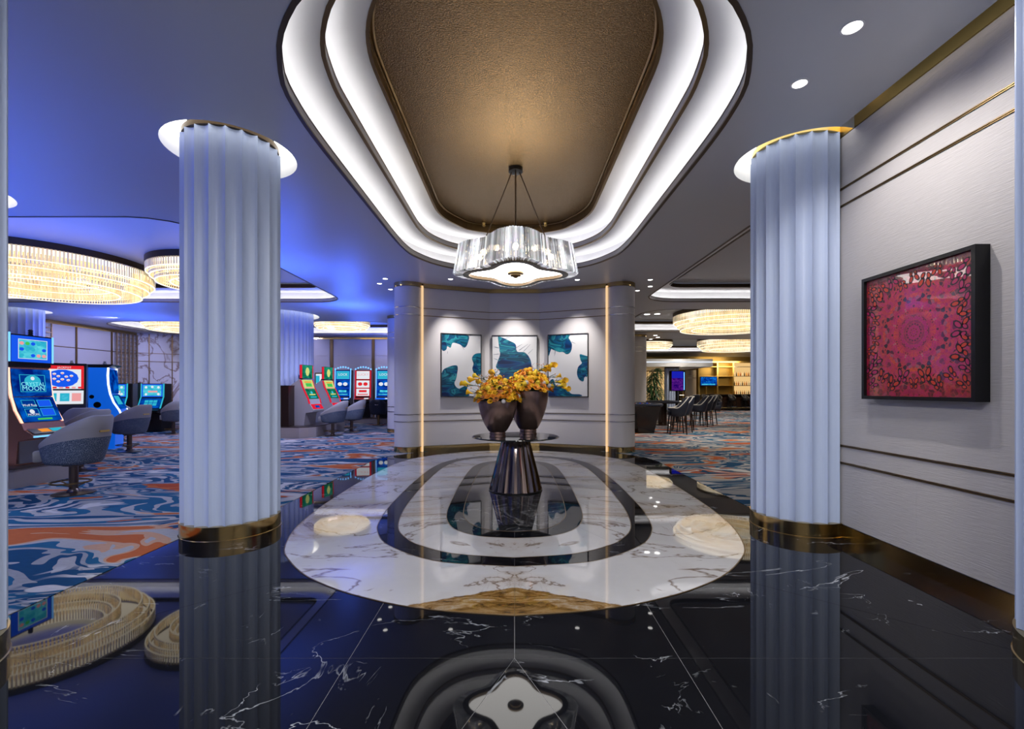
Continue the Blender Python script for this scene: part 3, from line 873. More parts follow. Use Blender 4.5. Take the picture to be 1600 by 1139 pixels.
for s in (-1, 1):
    MB().box(s*2.088-0.017, 10.53, 0.0, s*2.088+0.017, 10.60, 3.76).build('light_strip', 'warm_strip', fw)
# body of the block behind the feature wall
struct(MB().prism([(-2.3, 10.95), (-0.65, 11.4), (0.65, 11.4), (2.3, 10.95), (5.2, 20.6), (-0.5, 20.6), (-3.7, 15.6)], 0, ZC-0.01).build('wall_core', 'grey_leather'))

# ------------------------------------------------------------------ FAR WALLS
wl = struct(MB().box(-16.4, -4.1, 0, -16.1, 19.8, ZC).build('wall_left', 'lightpanel'))
for y in (15.6, 17.1, 18.6):
    MB().box(-16.1, y-0.025, 0.1, -16.06, y+0.025, 3.7).build('trim', 'gold_bronze', wl)
MB().box(-16.1, 13, 2.92, -16.08, 19.8, 2.945).build('trim', 'gold_bronze', wl)
MB().box(-16.1, 13, 3.7, -16.05, 19.8, 3.82).build('trim', 'brass', wl)
# marble diagonal
d0, d1 = Vector((-16.1, 19.8, 0)), Vector((-14.2, 21.3, 0))
L = (d1-d0).length; T = Matrix.Translation(d0) @ Matrix.Rotation(math.atan2(1.5, 1.9), 4, 'Z')
wm = struct(MB().box(0, 0, 0, L, 0.2, ZC).xf(T).build('wall_marble', 'wallmarble'))
for x in (0.45, 1.25, 2.1): MB().box(x-0.02, -0.03, 0, x+0.02, 0.0, 3.8).xf(T).build('trim', 'gold_bronze', wm)
for z in (2.6, 2.95): MB().box(0, -0.02, z, L, 0.0, z+0.025).xf(T).build('trim', 'gold_bronze', wm)
wb = struct(MB().box(-14.3, 21.3, 0, -0.4, 21.5, ZC).build('wall_back', 'lightpanel'))
for x in (-10.8, -9.4, -8.35, -6.45, -4.6):
    MB().box(x-0.06, 21.25, 0.1, x+0.06, 21.3, 3.7).build('trim', 'gold_bronze', wb)
for x0, x1 in ((-10.7, -9.5), (-9.3, -8.45), (-8.25, -6.55), (-6.35, -4.7), (-4.5, -0.5)):
    MB().box(x0, 21.275, 2.95, x1, 21.3, 3.68).build('panel', 'lightpanel', wb)
    MB().box(x0, 21.275, 0.3, x1, 21.3, 2.92).build('panel', 'lightpanel', wb)
MB().box(-14.3, 21.25, 3.7, -0.4, 21.3, ZC).build('trim', 'brass', wb)
struct(MB().box(-0.4, 20.7, 0, -0.2, 34.8, ZC).build('wall_lounge', 'lightpanel'))
struct(MB().box(-0.4, 34.6, 0, 18.4, 34.8, ZC).build('wall_bar', 'gold_panel'))
struct(MB().box(18.2, 5.0, 0, 18.4, 34.8, ZC).build('wall_lounge_right', 'gold_panel'))

def lattice(label, p0, p1, z0, z1, nx, nz, lit=False):
    root = thing('lattice_screen', label, 'screen', (p0[0], p0[1], 0))
    d = Vector((p1[0]-p0[0], p1[1]-p0[1], 0)); L = d.length; root.rotation_euler = (0, 0, math.atan2(d.y, d.x))
    for i in range(nx+1):
        x = L*i/nx; MB().box(x-0.018, -0.02, z0, x+0.018, 0.02, z1).build('upright', 'lattice', root)
    for k in range(nz+1):
        z = z0+(z1-z0)*k/nz; MB().box(0, -0.012, z-0.012, L, 0.012, z+0.012).build('crossbar', 'lattice', root)
    if lit: MB().box(0, 0.06, z0, L, 0.07, z1).build('backlight', 'amber', root)
    return root
lattice('bronze lattice screen between the far fluted column and the pale wall', (-16.0, 14.75), (-16.0, 16.1), 0.1, 3.7, 5, 22)
lattice('bronze lattice screen between the pale wall and the marble wall', (-16.0, 18.75), (-16.0, 19.75), 0.1, 3.7, 5, 22)
lattice('backlit golden lattice behind the potted plant in the lounge', (8.3, 33.9), (11.0, 33.9), 0.0, 2.7, 8, 6, lit=True)

# ------------------------------------------------------------------ DOWNLIGHTS
def downlight(x, y, label, r=0.045, z=ZC):
    root = thing('downlight', label, 'light', (x, y, z))
    mb = MB(); ring_profile(mb, circle((0, 0), r, 24), [(0, -0.004), (0.012, -0.004), (0.012, 0.0), (0, 0.0)]); mb.build('bezel', 'cove', root)
    MB().prism(circle((0, 0), r, 24), -0.003, -0.001).build('lens', 'down', root)
downlight(2.24, 3.09, 'round white downlight in the ceiling nearest the brass cornice corner', 0.058)
downlight(2.24, 3.66, 'round white downlight in the ceiling above the red picture', 0.052)
def cpos(px, py): d = 608-py; return (px-804)*2.4/d, 728*2.4/d
for px, py, lb in ((593, 443, 'leftmost of three small downlights left of the painting wall'), (602, 435.5, 'highest of three small downlights left of the painting wall'),
                   (610, 452, 'downlight of the left trio closest to the painting wall column'), (1016, 437, 'highest of three small downlights right of the painting wall'),
                   (1016, 447.5, 'middle of three small downlights right of the painting wall'), (996, 454, 'downlight of the right trio just beside the smooth grey column'),
                   (704, 436, 'small ceiling downlight over the left blue painting'), (902, 437, 'small ceiling downlight over the right blue painting')):
    x, y = cpos(px, py); downlight(x, y, lb, 0.05)
for px, py, lb in ((1024, 524, 'far lounge downlight nearest the dark smooth column'), (1028, 527, 'far lounge downlight second from the dark smooth column'), (1017, 530, 'far lounge downlight lowest of its trio'), (1011, 491, 'downlight ahead of the golden lounge pendant, left one'), (1027, 490.5, 'downlight ahead of the golden lounge pendant, right one')):
    x, y = cpos(px, py); downlight(x, y, lb, 0.09)
for s, lb in ((-1, 'small brass ceiling knob left of the chandelier'), (1, 'small brass ceiling knob right of the chandelier')):
    x, y = s*48*3.13/260, 728*3.13/260
    root = thing('ceiling_knob', lb, 'light', (x, y, 4.55))
    autosmooth(MB().lathe([(0.03, 0), (0.03, -0.02), (0.018, -0.035), (0.035, -0.05), (0.02, -0.07), (0.004, -0.075)], 16).build('knob', 'bright_brass', root))
    MB().prism(circle((0, 0), 0.045, 16), -0.006, 0.0).build('plate', 'gold_bronze', root)

# ------------------------------------------------------------------ CHANDELIER
ch = thing('chandelier', 'quatrefoil crystal chandelier hanging over the flower table', 'chandelier', (0.015, 6.6, 3.05))
def quatre(r, n=240, k=0.15):
    return [(r*(1-k+k*math.cos(4*t))*math.cos(t), r*(1-k+k*math.cos(4*t))*math.sin(t)) for t in [2*PI*i/n for i in range(n)]]
def loop_pos(loop, u):
    n = len(loop); i = int(u*n) % n; f = u*n-int(u*n); a, b = loop[i], loop[(i+1) % n]
    return Vector((a[0]+(b[0]-a[0])*f, a[1]+(b[1]-a[1])*f, 0))
ob = resample(quatre(0.865), 240); ot = resample(quatre(0.79), 240)
mb = MB(); nb = 132
for i in range(nb):
    u = i/nb
    b0, t0 = loop_pos(ob, u), loop_pos(ot, u)
    tan = (loop_pos(ob, u+0.004)-loop_pos(ob, u-0.004+1)).normalized(); nr = Vector((tan.y, -tan.x, 0))
    wv = 0.0175
    dz = 0.40+0.008*random.random()
    vs = []
    for base, z in ((b0, 0.0), (t0, dz)):
        o = Vector((base.x, base.y, z))
        vs += [o-tan*wv, o+nr*0.022, o+tan*wv, o-nr*0.012]
    mb.add(vs, [(0, 1, 5, 4), (1, 2, 6, 5), (2, 3, 7, 6), (3, 0, 4, 7), (3, 2, 1, 0), (4, 5, 6, 7)])
o = mb.build('crystal_bars', 'crystal', ch); o['kind'] = 'stuff'
mb = MB(); ib = resample(quatre(0.745), 240)
for i in range(nb):
    u = i/nb
    a, b = loop_pos(ob, u)*0.995, loop_pos(ib, u)
    d = (b-a).normalized(); t = Vector((-d.y, d.x, 0))*0.015
    A = Vector((a.x, a.y, 0.004)); B = Vector((b.x, b.y, 0.004))
    vs = [A-t, A+t, A+Vector((0, 0, -0.018)), B-t*0.8, B+t*0.8, B+Vector((0, 0, -0.018))]
    mb.add(vs, [(0, 2, 5, 3), (2, 1, 4, 5), (1, 0, 3, 4), (0, 1, 2), (5, 4, 3)])
o = mb.build('crystal_fringe', 'crystal', ch); o['kind'] = 'stuff'
fr = resample(quatre(0.705), 160)
ring_profile(MB(), fr, [(-0.04, -0.022), (0.04, -0.022), (0.04, 0.03), (-0.04, 0.03)]).build('frame', 'bronze', ch)
MB().prism(resample(quatre(0.672), 160), 0.02, 0.03).build('diffuser', 'diffuser', ch)
ring_profile(MB(), resample(quatre(0.745), 160), [(-0.01, 0.38), (0.02, 0.38), (0.02, 0.41), (-0.01, 0.41)]).build('top_frame', 'bronze', ch)
autosmooth(MB().lathe([(0.002, -0.06), (0.025, -0.052), (0.04, -0.04), (0.075, -0.028), (0.08, -0.006), (0.115, 0.0), (0.115, 0.022)], 32).build('finial', 'gold_bronze', ch))
for k in range(4):
    a = PI/4+k*PI/2
    MB().tube((0.0, 0, 0.395), (0.52*math.cos(a), 0.52*math.sin(a), 0.395), 0.012).build('spoke', 'bronze', ch)
    MB().tube((0.0, 0, 0.395), (0.74*math.cos(a+PI/4), 0.74*math.sin(a+PI/4), 0.395), 0.012).build('spoke', 'bronze', ch)
for k in range(12):
    a = 2*PI*k/12
    MB().ball((0.5*math.cos(a), 0.5*math.sin(a), 0.24), 0.045).build('bulb', 'bulb', ch, smooth=True)
mb = MB(); rnd = random.Random(9)  # glowing drops added to stand in for the bulbs' warm sparkle
for k in range(4):
    for q in range(46):
        a = k*PI/2+rnd.uniform(-0.36, 0.36); rr = rnd.uniform(0.58, 0.72)
        p = (rr*math.cos(a), rr*math.sin(a), rnd.uniform(0.06, 0.36)); r = rnd.uniform(0.010, 0.020)
        mb.add([(p[0], p[1], p[2]-r*1.6), (p[0]+r, p[1], p[2]), (p[0], p[1]+r, p[2]), (p[0]-r, p[1], p[2]), (p[0], p[1]-r, p[2]), (p[0], p[1], p[2]+r*1.3)],
               [(0, 2, 1), (0, 3, 2), (0, 4, 3), (0, 1, 4), (5, 1, 2), (5, 2, 3), (5, 3, 4), (5, 4, 1)])
o = mb.build('sparkle_drops', 'drops', ch); o['kind'] = 'stuff'
MB().tube((0, 0, 0.03), (0, 0, 1.46), 0.012, n=10).build('rod', 'bronze', ch)
for k in range(4):
    a = k*PI/2
    MB().tube((0.47*math.cos(a), 0.47*math.sin(a), 0.40), (0.05*math.cos(a), 0.05*math.sin(a), 1.46), 0.008).build('rod', 'bronze', ch)
autosmooth(MB().lathe([(0.085, 1.44), (0.10, 1.445), (0.10, 1.495), (0.06, 1.5)], 32).build('canopy', 'black', ch))

# ------------------------------------------------------------------ GOLD PENDANTS
def pendant(c, R, label, zt=4.22, hole=0.52):
    root = thing('pendant_light', label, 'light', (c[0], c[1], zt), 0, 'tiered golden rod pendants')
    z0 = -0.13
    ring_profile(MB(), circle((0, 0), R, 96), [(-0.06, -0.13), (0.015, -0.13), (0.015, 0.0), (-0.06, 0.0)]).build('canopy_ring', 'bronze', root)
    MB().prism(circle((0, 0), R-0.04, 96), -0.125, -0.115, [circle((0, 0), R*hole, 64)]).build('light_tray', 'rod_led', root)
    k = R/1.94
    tiers = [(R-0.01, 0.0, -0.24), (R-0.11*k, -0.10, -0.36), (R-0.25*k, -0.22, -0.50),
             (R*hole+0.28*k, -0.2, -0.50), (R*hole+0.14*k, -0.1, -0.36), (R*hole, 0.0, -0.24)]
    for r, a, b in tiers:
        a, b = a*k, b*k
        mb = MB(); n = int(2*PI*r/0.058)
        for i in range(n):
            t = 2*PI*i/n; ct, s = math.cos(t), math.sin(t); w2 = 0.016
            p = Vector((r*ct, r*s, 0)); e = Vector((-s, ct, 0))*w2; f = Vector((ct, s, 0))*w2
            vs = [p+q+Vector((0, 0, z0+zz)) for zz in (b, a) for q in (-e, f, e, -f)]
            mb.add(vs, [(0, 1, 5, 4), (1, 2, 6, 5), (2, 3, 7, 6), (3, 0, 4, 7), (3, 2, 1, 0), (4, 5, 6, 7)])
        o = mb.build('rod_tier', 'rods', root); o['kind'] = 'stuff'
        ring_profile(MB(), circle((0, 0), r, 72), [(-0.012, z0+b-0.012), (0.012, z0+b-0.012), (0.012, z0+b), (-0.012, z0+b)]).build('tier_rim', 'rod_led', root)
    return root
pendant((-10.3, 10.18), 1.94, 'huge tiered gold rod pendant at the left edge above the blue slot machine')
pendant((-6.78, 10.6), 1.28, 'smaller gold rod pendant half hidden behind the left fluted column')
pendant((-13.2, 18.5), 1.3, 'gold rod pendant over the distant left slot machines beside the marble wall')
pendant((-6.85, 18.5), 1.06, 'small gold rod pendant over the row of three slot machines at the back wall')
pendant((7.8, 16.9), 1.94, 'gold rod pendant above the gaming table chairs, nearest on the lounge side')
pendant((12.2, 25.8), 1.95, 'gold rod pendant in front of the bar shelves')
pendant((7.9, 27.0), 1.2, 'small gold rod pendant above the potted plant in the lounge')

# ------------------------------------------------------------------ PEDESTAL TABLE AND FLOWERS
tb = thing('pedestal_table', 'round black glass table on a fluted mirror metal cone standing on the inlay', 'table', (0.015, 6.58, 0.003))
autosmooth(MB().lathe([(0.30, 0.715), (0.50, 0.722), (0.612, 0.742), (0.615, 0.748), (0.60, 0.757), (0.2, 0.757)], 96).build('tabletop', 'tabletop', tb), 25)
def star(r, n=22):
    out = []
    for i in range(n):
        for f, q in ((0.0, 1.0), (0.3, 0.962), (0.5, 0.955), (0.7, 0.962)):
            a = 2*PI*(i+f)/n; out.append((r*q*math.cos(a), r*q*math.sin(a)))
    return out
mb = MB(); mb.band(star(0.372), 0.012, star(0.372), 0.02); mb.band(star(0.372), 0.02, star(0.195), 0.716)
mb.build('cone_base', 'chrome', tb)
autosmooth(MB().lathe([(0.378, 0.0), (0.378, 0.014), (0.36, 0.018)], 64).build('foot_ring', 'black', tb))

def vase(c, R, H, label):
    root = thing('vase', label, 'vase', (c[0], c[1], 0.76))
    f = R*0.42
    prof = [(f, 0.0), (f*1.02, 0.012), (f*0.95, 0.03), (f*1.0, 0.045), (f*0.96, 0.07), (f*1.12, 0.085)]
    for k in range(1, 15):
        t = k/14
        prof.append((f*1.1+(R-f*1.1)*math.sin(t*PI/2)**0.85, 0.085+(H-0.085)*t))
    prof += [(R-0.012, H+0.002), (R-0.03, H-0.02), (R-0.06, H-0.09), (0.01, H-0.10)]
    autosmooth(MB().lathe(prof, 64).build('bowl', 'vase', root), 50)
    return root
VA = (-0.235, 6.46); VB = (0.20, 6.87)
vase(VA, 0.268, 0.50, 'shorter dark bronze footed vase, in front on the table')
vase(VB, 0.30, 0.63, 'taller dark bronze footed vase, behind on the table')

def bloom_mesh(kind):
    mb = MB()
    if kind == 'rose':
        for ring, (n, r, tilt) in enumerate(((6, 0.030, 0.35), (5, 0.022, 0.75), (4, 0.013, 1.1))):
            for i in range(n):
                a = 2*PI*i/n+ring*0.6
                s = len(mb.v)
                mb.add([(0, -0.4*r, 0), (r*0.95, -0.62*r, 0.2*r), (r*1.25, 0, 0.12*r), (r*0.95, 0.62*r, 0.2*r), (0, 0.4*r, 0), (0.5*r, 0, 0.30*r)],
                       [(0, 1, 5), (1, 2, 5), (2, 3, 5), (3, 4, 5), (4, 0, 5)])
                mb.xf(Matrix.Rotation(a, 4, 'Z') @ Matrix.Translation((0.15*r, 0, ring*0.008)) @ Matrix.Rotation(-tilt, 4, 'Y'), s)
        mb.ball((0, 0, 0.012), 0.013, 6, 4)
    elif kind == 'ball':
        mb.ball((0, 0, 0.012), 0.033, 9, 6)
        for i in range(40):
            z = 1-2*(i+0.5)/40; r = math.sqrt(1-z*z); a = 2.4*i
            mb.ball((0.032*r*math.cos(a), 0.032*r*math.sin(a), 0.012+0.032*z), 0.006, 4, 3)
    elif kind == 'calla':
        n = 10
        prof = [(0.006, 0.0), (0.010, 0.03), (0.018, 0.055), (0.036, 0.08)]
        vs = []
        for r, z in prof:
            for i in range(n):
                a = 2*PI*i/n; vs.append((r*math.cos(a), r*math.sin(a), z+(0.03*max(0, math.cos(a)) if z > 0.07 else 0)))
        mb.add(vs, [(k*n+i, k*n+(i+1) % n, (k+1)*n+(i+1) % n, (k+1)*n+i) for k in range(3) for i in range(n)])
        mb.tube((0, 0, 0.02), (0, 0, 0.075), 0.004, n=5)
    return mb.mesh(kind)
BM = {}
def bloom(kind, mat, parent, p, d, s=1.0):
    key = (kind, mat)
    if key not in BM:
        me = bloom_mesh(kind); me.materials.append(M[mat])
        for q in me.polygons: q.use_smooth = kind != 'rose'
        BM[key] = me
    o = link({'rose': 'rose_bloom', 'ball': 'ball_bloom', 'calla': 'calla_bloom'}[kind], BM[key], None, parent, p)
    o.rotation_euler = Vector(d).to_track_quat('Z', 'Y').to_euler(); o.scale = (s, s, s)
    return o

def arrangement(c, zr, R, label, side, seed):
    rnd = random.Random(seed)
    root = thing('flower_arrangement', label, 'flowers', (c[0], c[1], zr))
    # dome of foliage underneath
    mb = MB()
    for i in range(230):
        a = rnd.uniform(0, 2*PI); r = R*1.16*math.sqrt(rnd.random()); z = 0.27*(1-(r/(R*1.18))**2)-0.02
        p = Vector((r*math.cos(a), r*math.sin(a), z)); d = Vector((math.cos(a)*(0.3+r/R), math.sin(a)*(0.3+r/R), rnd.uniform(-0.15, 0.6))).normalized()
        Ln = rnd.uniform(0.06, 0.13); sdv = d.cross(Vector((0, 0, 1))).normalized()*Ln*0.22
        mb.add([p, p+d*Ln*0.5-sdv, p+d*Ln, p+d*Ln*0.5+sdv], [(0, 1, 2), (0, 2, 3)])
    o = mb.build('foliage', 'leaf', root); o['kind'] = 'stuff'
    autosmooth(MB().lathe([(0.02, -0.06), (R*0.72, -0.03), (R*0.8, 0.05), (R*0.5, 0.16), (0.02, 0.20)], 20).build('moss', 'leaf_dark', root))
    mats = ['y1', 'y2', 'y1', 'y2', 'y4', 'y2', 'y3']
    N = 235
    for i in range(N):
        r = R*1.16*math.sqrt((i+0.5)/N); a = 2.39996*i
        z = 0.30*(1-(r/(R*1.18))**2)**0.8-0.03+rnd.uniform(-0.02, 0.035)
        p = (r*math.cos(a), r*math.sin(a), z)
        d = (math.cos(a)*r/R*1.1, math.sin(a)*r/R*1.1, 0.9)
        front = math.sin(a) < -0.1 and r > R*0.95
        if front and rnd.random() < 0.16: bloom('ball', 'wbloom', root, p, d, rnd.uniform(0.8, 1.1))
        elif rnd.random() < 0.11: bloom('ball', rnd.choice(['y1', 'y3']), root, (p[0], p[1], p[2]+0.02), d, rnd.uniform(0.9, 1.25))
        else: bloom('rose', rnd.choice(mats), root, p, d, rnd.uniform(0.95, 1.4))
    # arching sprays with calla blooms
    st = MB(); lf = MB()
    for (dx, dz, dy, nb_) in side:
        pts = []
        for k in range(9):
            t = k/8; pts.append(Vector((dx*t, dy*t, 0.05+dz*(1-(1-t)**2)-0.05*t*t)))
        for p, q in zip(pts, pts[1:]): st.tube(p, q, 0.005, n=5, cap=False)
        d = (pts[-1]-pts[-2]).normalized()
        for b_ in range(nb_):
            bloom('calla', 'y3' if b_ % 2 else 'y1', root, pts[-1-b_]+Vector((0, 0, 0.012*b_)), d+Vector((rnd.uniform(-.4, .4), rnd.uniform(-.4, .4), rnd.uniform(0, .7))), rnd.uniform(1.0, 1.35))
        for k in range(3, 8):
            p = pts[k]
            for j in range(2):
                d2 = Vector((rnd.uniform(-1, 1), rnd.uniform(-1, 1), rnd.uniform(0.1, 1))).normalized()
                lf.add([p, p+d2*0.05+Vector((0, 0.008, 0.004)), p+d2*0.12, p+d2*0.05-Vector((0, 0.008, 0.004))], [(0, 1, 2), (0, 2, 3)])
                e = p+d2*rnd.uniform(0.07, 0.14); st.tube(p, e, 0.0018, n=4, cap=False)
                if j == 0: MB().ball(e, 0.009, 6, 4).build('berry', 'y4', root)
    st.build('stem', 'leaf', root)
    o = lf.build('spray_leaves', 'leaf', root); o['kind'] = 'stuff'
    return root
arrangement(VA, 0.76+0.50, 0.27, 'yellow and orange flower mound in the shorter vase, sprays arching left', [(-0.42, 0.20, -0.05, 2), (-0.28, 0.30, 0.05, 2), (-0.33, 0.10, -0.1, 1), (-0.05, 0.36, 0.1, 3), (-0.20, 0.24, 0.12, 1)], 3)
arrangement(VB, 0.76+0.63, 0.30, 'yellow and orange flower mound in the taller vase, sprays arching right', [(0.30, 0.34, -0.05, 3), (0.22, 0.30, 0.05, 3), (0.45, 0.12, -0.1, 2), (0.40, 0.20, 0.0, 1), (0.48, 0.05, -0.15, 2)], 5)

# ------------------------------------------------------------------ PICTURES
def framed(name, label, cat, centre, rz, wd, ht, depth, fw_, frame_mat):
    """front faces local -y"""
    root = thing(name, label, cat, centre, rz)
    for nm, b in (('frame_rail', (-wd/2, -depth, ht/2-fw_, wd/2, 0, ht/2)), ('frame_rail', (-wd/2, -depth, -ht/2, wd/2, 0, -ht/2+fw_)),
                  ('frame_stile', (-wd/2, -depth, -ht/2+fw_, -wd/2+fw_, 0, ht/2-fw_)), ('frame_stile', (wd/2-fw_, -depth, -ht/2+fw_, wd/2, 0, ht/2-fw_))):
        MB().box(*b).build(nm, frame_mat, root)
    return root

def blob(poly, y, root, mat):
    """flat brush-stroke patch in the picture plane: poly of (x,z)"""
    P = catmull(poly+[poly[0]], 6)[:-1]
    tris = tessellate_polygon([[Vector((p[0], p[1], 0)) for p in P]])
    MB().add([(p[0], y, p[1]) for p in P], [tuple(t) for t in tris]).build('brush_stroke', mat, root)
for i in range(3): M['paint%d' % i] = m_paint('teal_paint_%d' % i, 1.7*i+0.6)
# picture space: x -0.5..0.5 of width, z -0.5..0.5 of height (before scaling)
def painting(label, centre, rz, wd, ht, shapes, streaks):
    r = framed('framed_painting', label, 'painting', centre, rz, wd, ht, 0.07, 0.014, 'black_matte')
    MB().box(-wd/2+0.014, -0.054, -ht/2+0.014, wd/2-0.014, -0.004, ht/2-0.016).build('canvas', 'white', r)
    a, b = wd-0.034, ht-0.034
    for k, (poly, mt) in enumerate(shapes):
        blob([(min(.5, max(-.5, x))*a, min(.5, max(-.5, z))*b) for x, z in poly], -0.0552-0.0006*k, r, mt)
    for x, z, dx, dz in streaks:
        MB().tube((x*a, -0.056, z*b), ((x+dx)*a, -0.056, (z+dz)*b), 0.004, 0.0015, 5).build('paint_splash', 'paint0', r)
    return r
def facet_pos(i, t):
    (ax, ay), (bx, by) = corners[i], corners[i+1]
    ang = math.atan2(by-ay, bx-ax)
    x, y = ax+(bx-ax)*t, ay+(by-ay)*t
    return x+math.sin(ang)*0.013, y-math.cos(ang)*0.013, ang
x, y, a = facet_pos(0, 0.552)
painting('left blue brush stroke painting on the angled wall beside the warm strip', (x, y, 1.975), a, 0.97, 1.47, [
    ([(-.5, .5), (-.5, .26), (-.42, .23), (-.36, .30), (-.28, .28), (-.22, .36), (-.05, .34), (.08, .29), (.17, .38), (.14, .5)], 'paint1'),
    ([(-.5, .35), (-.5, .25), (-.40, .24), (-.37, .3), (-.42, .37)], 'paint0'), ([(-.1, .5), (-.02, .36), (.08, .30), (.16, .40), (.12, .5)], 'paint2'),
    ([(.5, .21), (.35, .19), (.27, .12), (.31, .03), (.28, -.05), (.33, -.13), (.42, -.17), (.5, -.12)], 'paint0'),
    ([(.5, .16), (.38, .13), (.40, .02), (.46, -.08), (.5, -.1)], 'paint2'),
    ([(-.5, -.5), (-.5, -.13), (-.33, -.03), (-.11, -.01), (-.12, -.16), (-.18, -.30), (-.05, -.38), (.16, -.30), (.13, -.42), (.17, -.5)], 'paint1'),
    ([(-.5, -.28), (-.3, -.20), (-.13, -.12), (-.16, -.25), (-.38, -.40), (-.5, -.38)], 'paint2'), ([(-.2, -.5), (-.1, -.40), (.12, -.34), (.1, -.48)], 'paint0')],
    [(.02, .3, .05, -.04), (-.35, .22, -.01, -.04)])
painting('middle painting with one broad teal swirl, behind the flowers', (0, 11.187, 1.975), 0, 1.09, 1.47, [
    ([(-.38, .5), (-.36, .36), (-.33, .2), (-.38, .08), (-.42, -.02), (-.33, -.10), (-.40, -.2), (-.30, -.36), (.0, -.42), (.3, -.36), (.46, -.22), (.40, -.08), (.36, .10), (.24, .22), (.06, .24), (.02, .36), (-.12, .42), (-.24, .46)], 'paint1'),
    ([(-.30, .40), (-.1, .36), (.02, .30), (.0, .24), (-.2, .22), (-.34, .24)], 'paint2'), ([(-.36, .08), (-.1, .16), (.22, .18), (.33, .08), (.1, .02), (-.2, -.04), (-.38, -.02)], 'paint2'),
    ([(-.32, -.14), (.0, -.06), (.36, -.05), (.42, -.18), (.1, -.22), (-.2, -.26)], 'paint0')],
    [(-.36, .3, -.1, .02), (-.36, .2, -.12, -.01), (-.38, .1, -.09, .03), (-.38, -.1, -.1, .0), (.03, .3, .14, .06), (.1, .26, .2, .1), (.2, .24, .16, .12), (.3, .2, .12, .08), (-.2, .46, .12, .02), (.38, .0, .08, .05)])
x, y, a = facet_pos(2, 0.448)
painting('right blue brush stroke painting on the angled wall with two petal shapes', (x, y, 1.975), a, 0.97, 1.47, [
    ([(-.5, .5), (-.5, .17), (-.43, .27), (-.38, .26), (-.22, .22), (-.12, .22), (-.02, .18), (.08, .22), (.11, .34), (.03, .44), (.02, .5)], 'paint1'),
    ([(-.5, .44), (-.3, .42), (-.12, .46), (-.2, .3), (-.42, .32)], 'paint2'), ([(-.05, .44), (.05, .38), (.09, .28), (.02, .2), (-.06, .25)], 'paint0'),
    ([(.5, .14), (.40, .16), (.31, .17), (.33, .08), (.36, .03), (.27, -.03), (.24, -.14), (.30, -.23), (.40, -.26), (.43, -.18), (.5, -.17)], 'paint0'),
    ([(.36, .0), (.33, -.1), (.42, -.20), (.48, -.12), (.44, -.01)], 'paint2'),
    ([(-.5, -.5), (-.5, -.3), (-.38, -.22), (-.30, -.33), (-.16, -.32), (-.02, -.38), (.1, -.46), (.31, -.47), (.30, -.5)], 'paint1'), ([(-.42, -.34), (-.28, -.38), (-.1, -.44), (-.2, -.47), (-.42, -.44)], 'paint2')],
    [(.1, .38, .1, -.03), (-.32, .24, -.02, -.08), (.05, -.36, .03, .03)])

red = framed('framed_artwork', 'large red kaleidoscopic picture in a deep black box frame on the right wall', 'picture', (XW-0.002, 3.565, 1.855), PI/2, 1.003, 1.04, 0.10, 0.028, 'black')
red.rotation_euler = (0, 0, -PI/2)
M['red'] = m_red_art()
art = MB().box(-0.475, -0.004, -0.49, 0.475, 0.004, 0.49).mesh('art_print')
o = MB().box(-0.004, -0.476, -0.494, 0.004, 0.476, 0.494).build('art_print', 'red', red, loc=(0, -0.070, 0), rot=(0, 0, PI/2))
# butterfly-like wing pairs around the border of the print
wing_m = MB()
rnd = random.Random(4)
M['wing_dark'] = pmat('wing_dark', (0.012, 0.006, 0.012), 0.35)
M['wing_red'] = pmat('wing_red', (0.45, 0.035, 0.015), 0.35)
M['wing_pink'] = pmat('wing_pink', (0.35, 0.015, 0.09), 0.35)
spots = []
for k in range(9): spots.append((-0.40+0.10*k, -0.39+0.06*(k % 2)))
for k in range(9): spots.append((-0.42+0.05*(k % 2), -0.28+0.085*k)); spots.append((0.42-0.05*(k % 2), -0.28+0.085*k))
for k in range(7): spots.append((-0.30+0.10*k, 0.38+0.05*(k % 2)))
for (bx, bz) in spots:
    rot = math.atan2(bz, bx)+PI/2+rnd.uniform(-.3, .3); s = rnd.uniform(1.1, 1.6)
    for sd in (-1, 1):
        for (lx, lz, rx, rz_) in ((0.022, 0.012, 0.020, 0.030), (0.018, -0.018, 0.015, 0.020)):
            for mt, sc_, dy in (('wing_dark', 1.0, -0.0752), ('wing_red' if rnd.random() < 0.65 else 'wing_pink', 0.66, -0.0758)):
                pass
    W = {'wing_dark': MB(), 'wing_red': MB()}
    for sd in (-1, 1):
        for (lx, lz, rx, rz_) in ((0.020, 0.014, 0.015, 0.028), (0.016, -0.020, 0.012, 0.018)):
            for mt, q, dy in (('wing_dark', 1.0, -0.0748), ('wing_red', 0.62, -0.0756)):
                vs = []
                for i in range(8):
                    a = 2*PI*i/8; u, v = rx*q*math.cos(a), rz_*q*math.sin(a)
                    t = -0.5*sd; u, v = u*math.cos(t)-v*math.sin(t)+sd*lx, u*math.sin(t)+v*math.cos(t)+lz
                    u, v = u*s, v*s
                    vs.append((bx+u*math.cos(rot)-v*math.sin(rot), dy, bz+u*math.sin(rot)+v*math.cos(rot)))
                W[mt].add(vs, [tuple(range(8))])
    W['wing_dark'].build('wing_print', 'wing_dark', red)
    W['wing_red'].build('wing_print', 'wing_red' if rnd.random() < 0.6 else 'wing_pink', red)

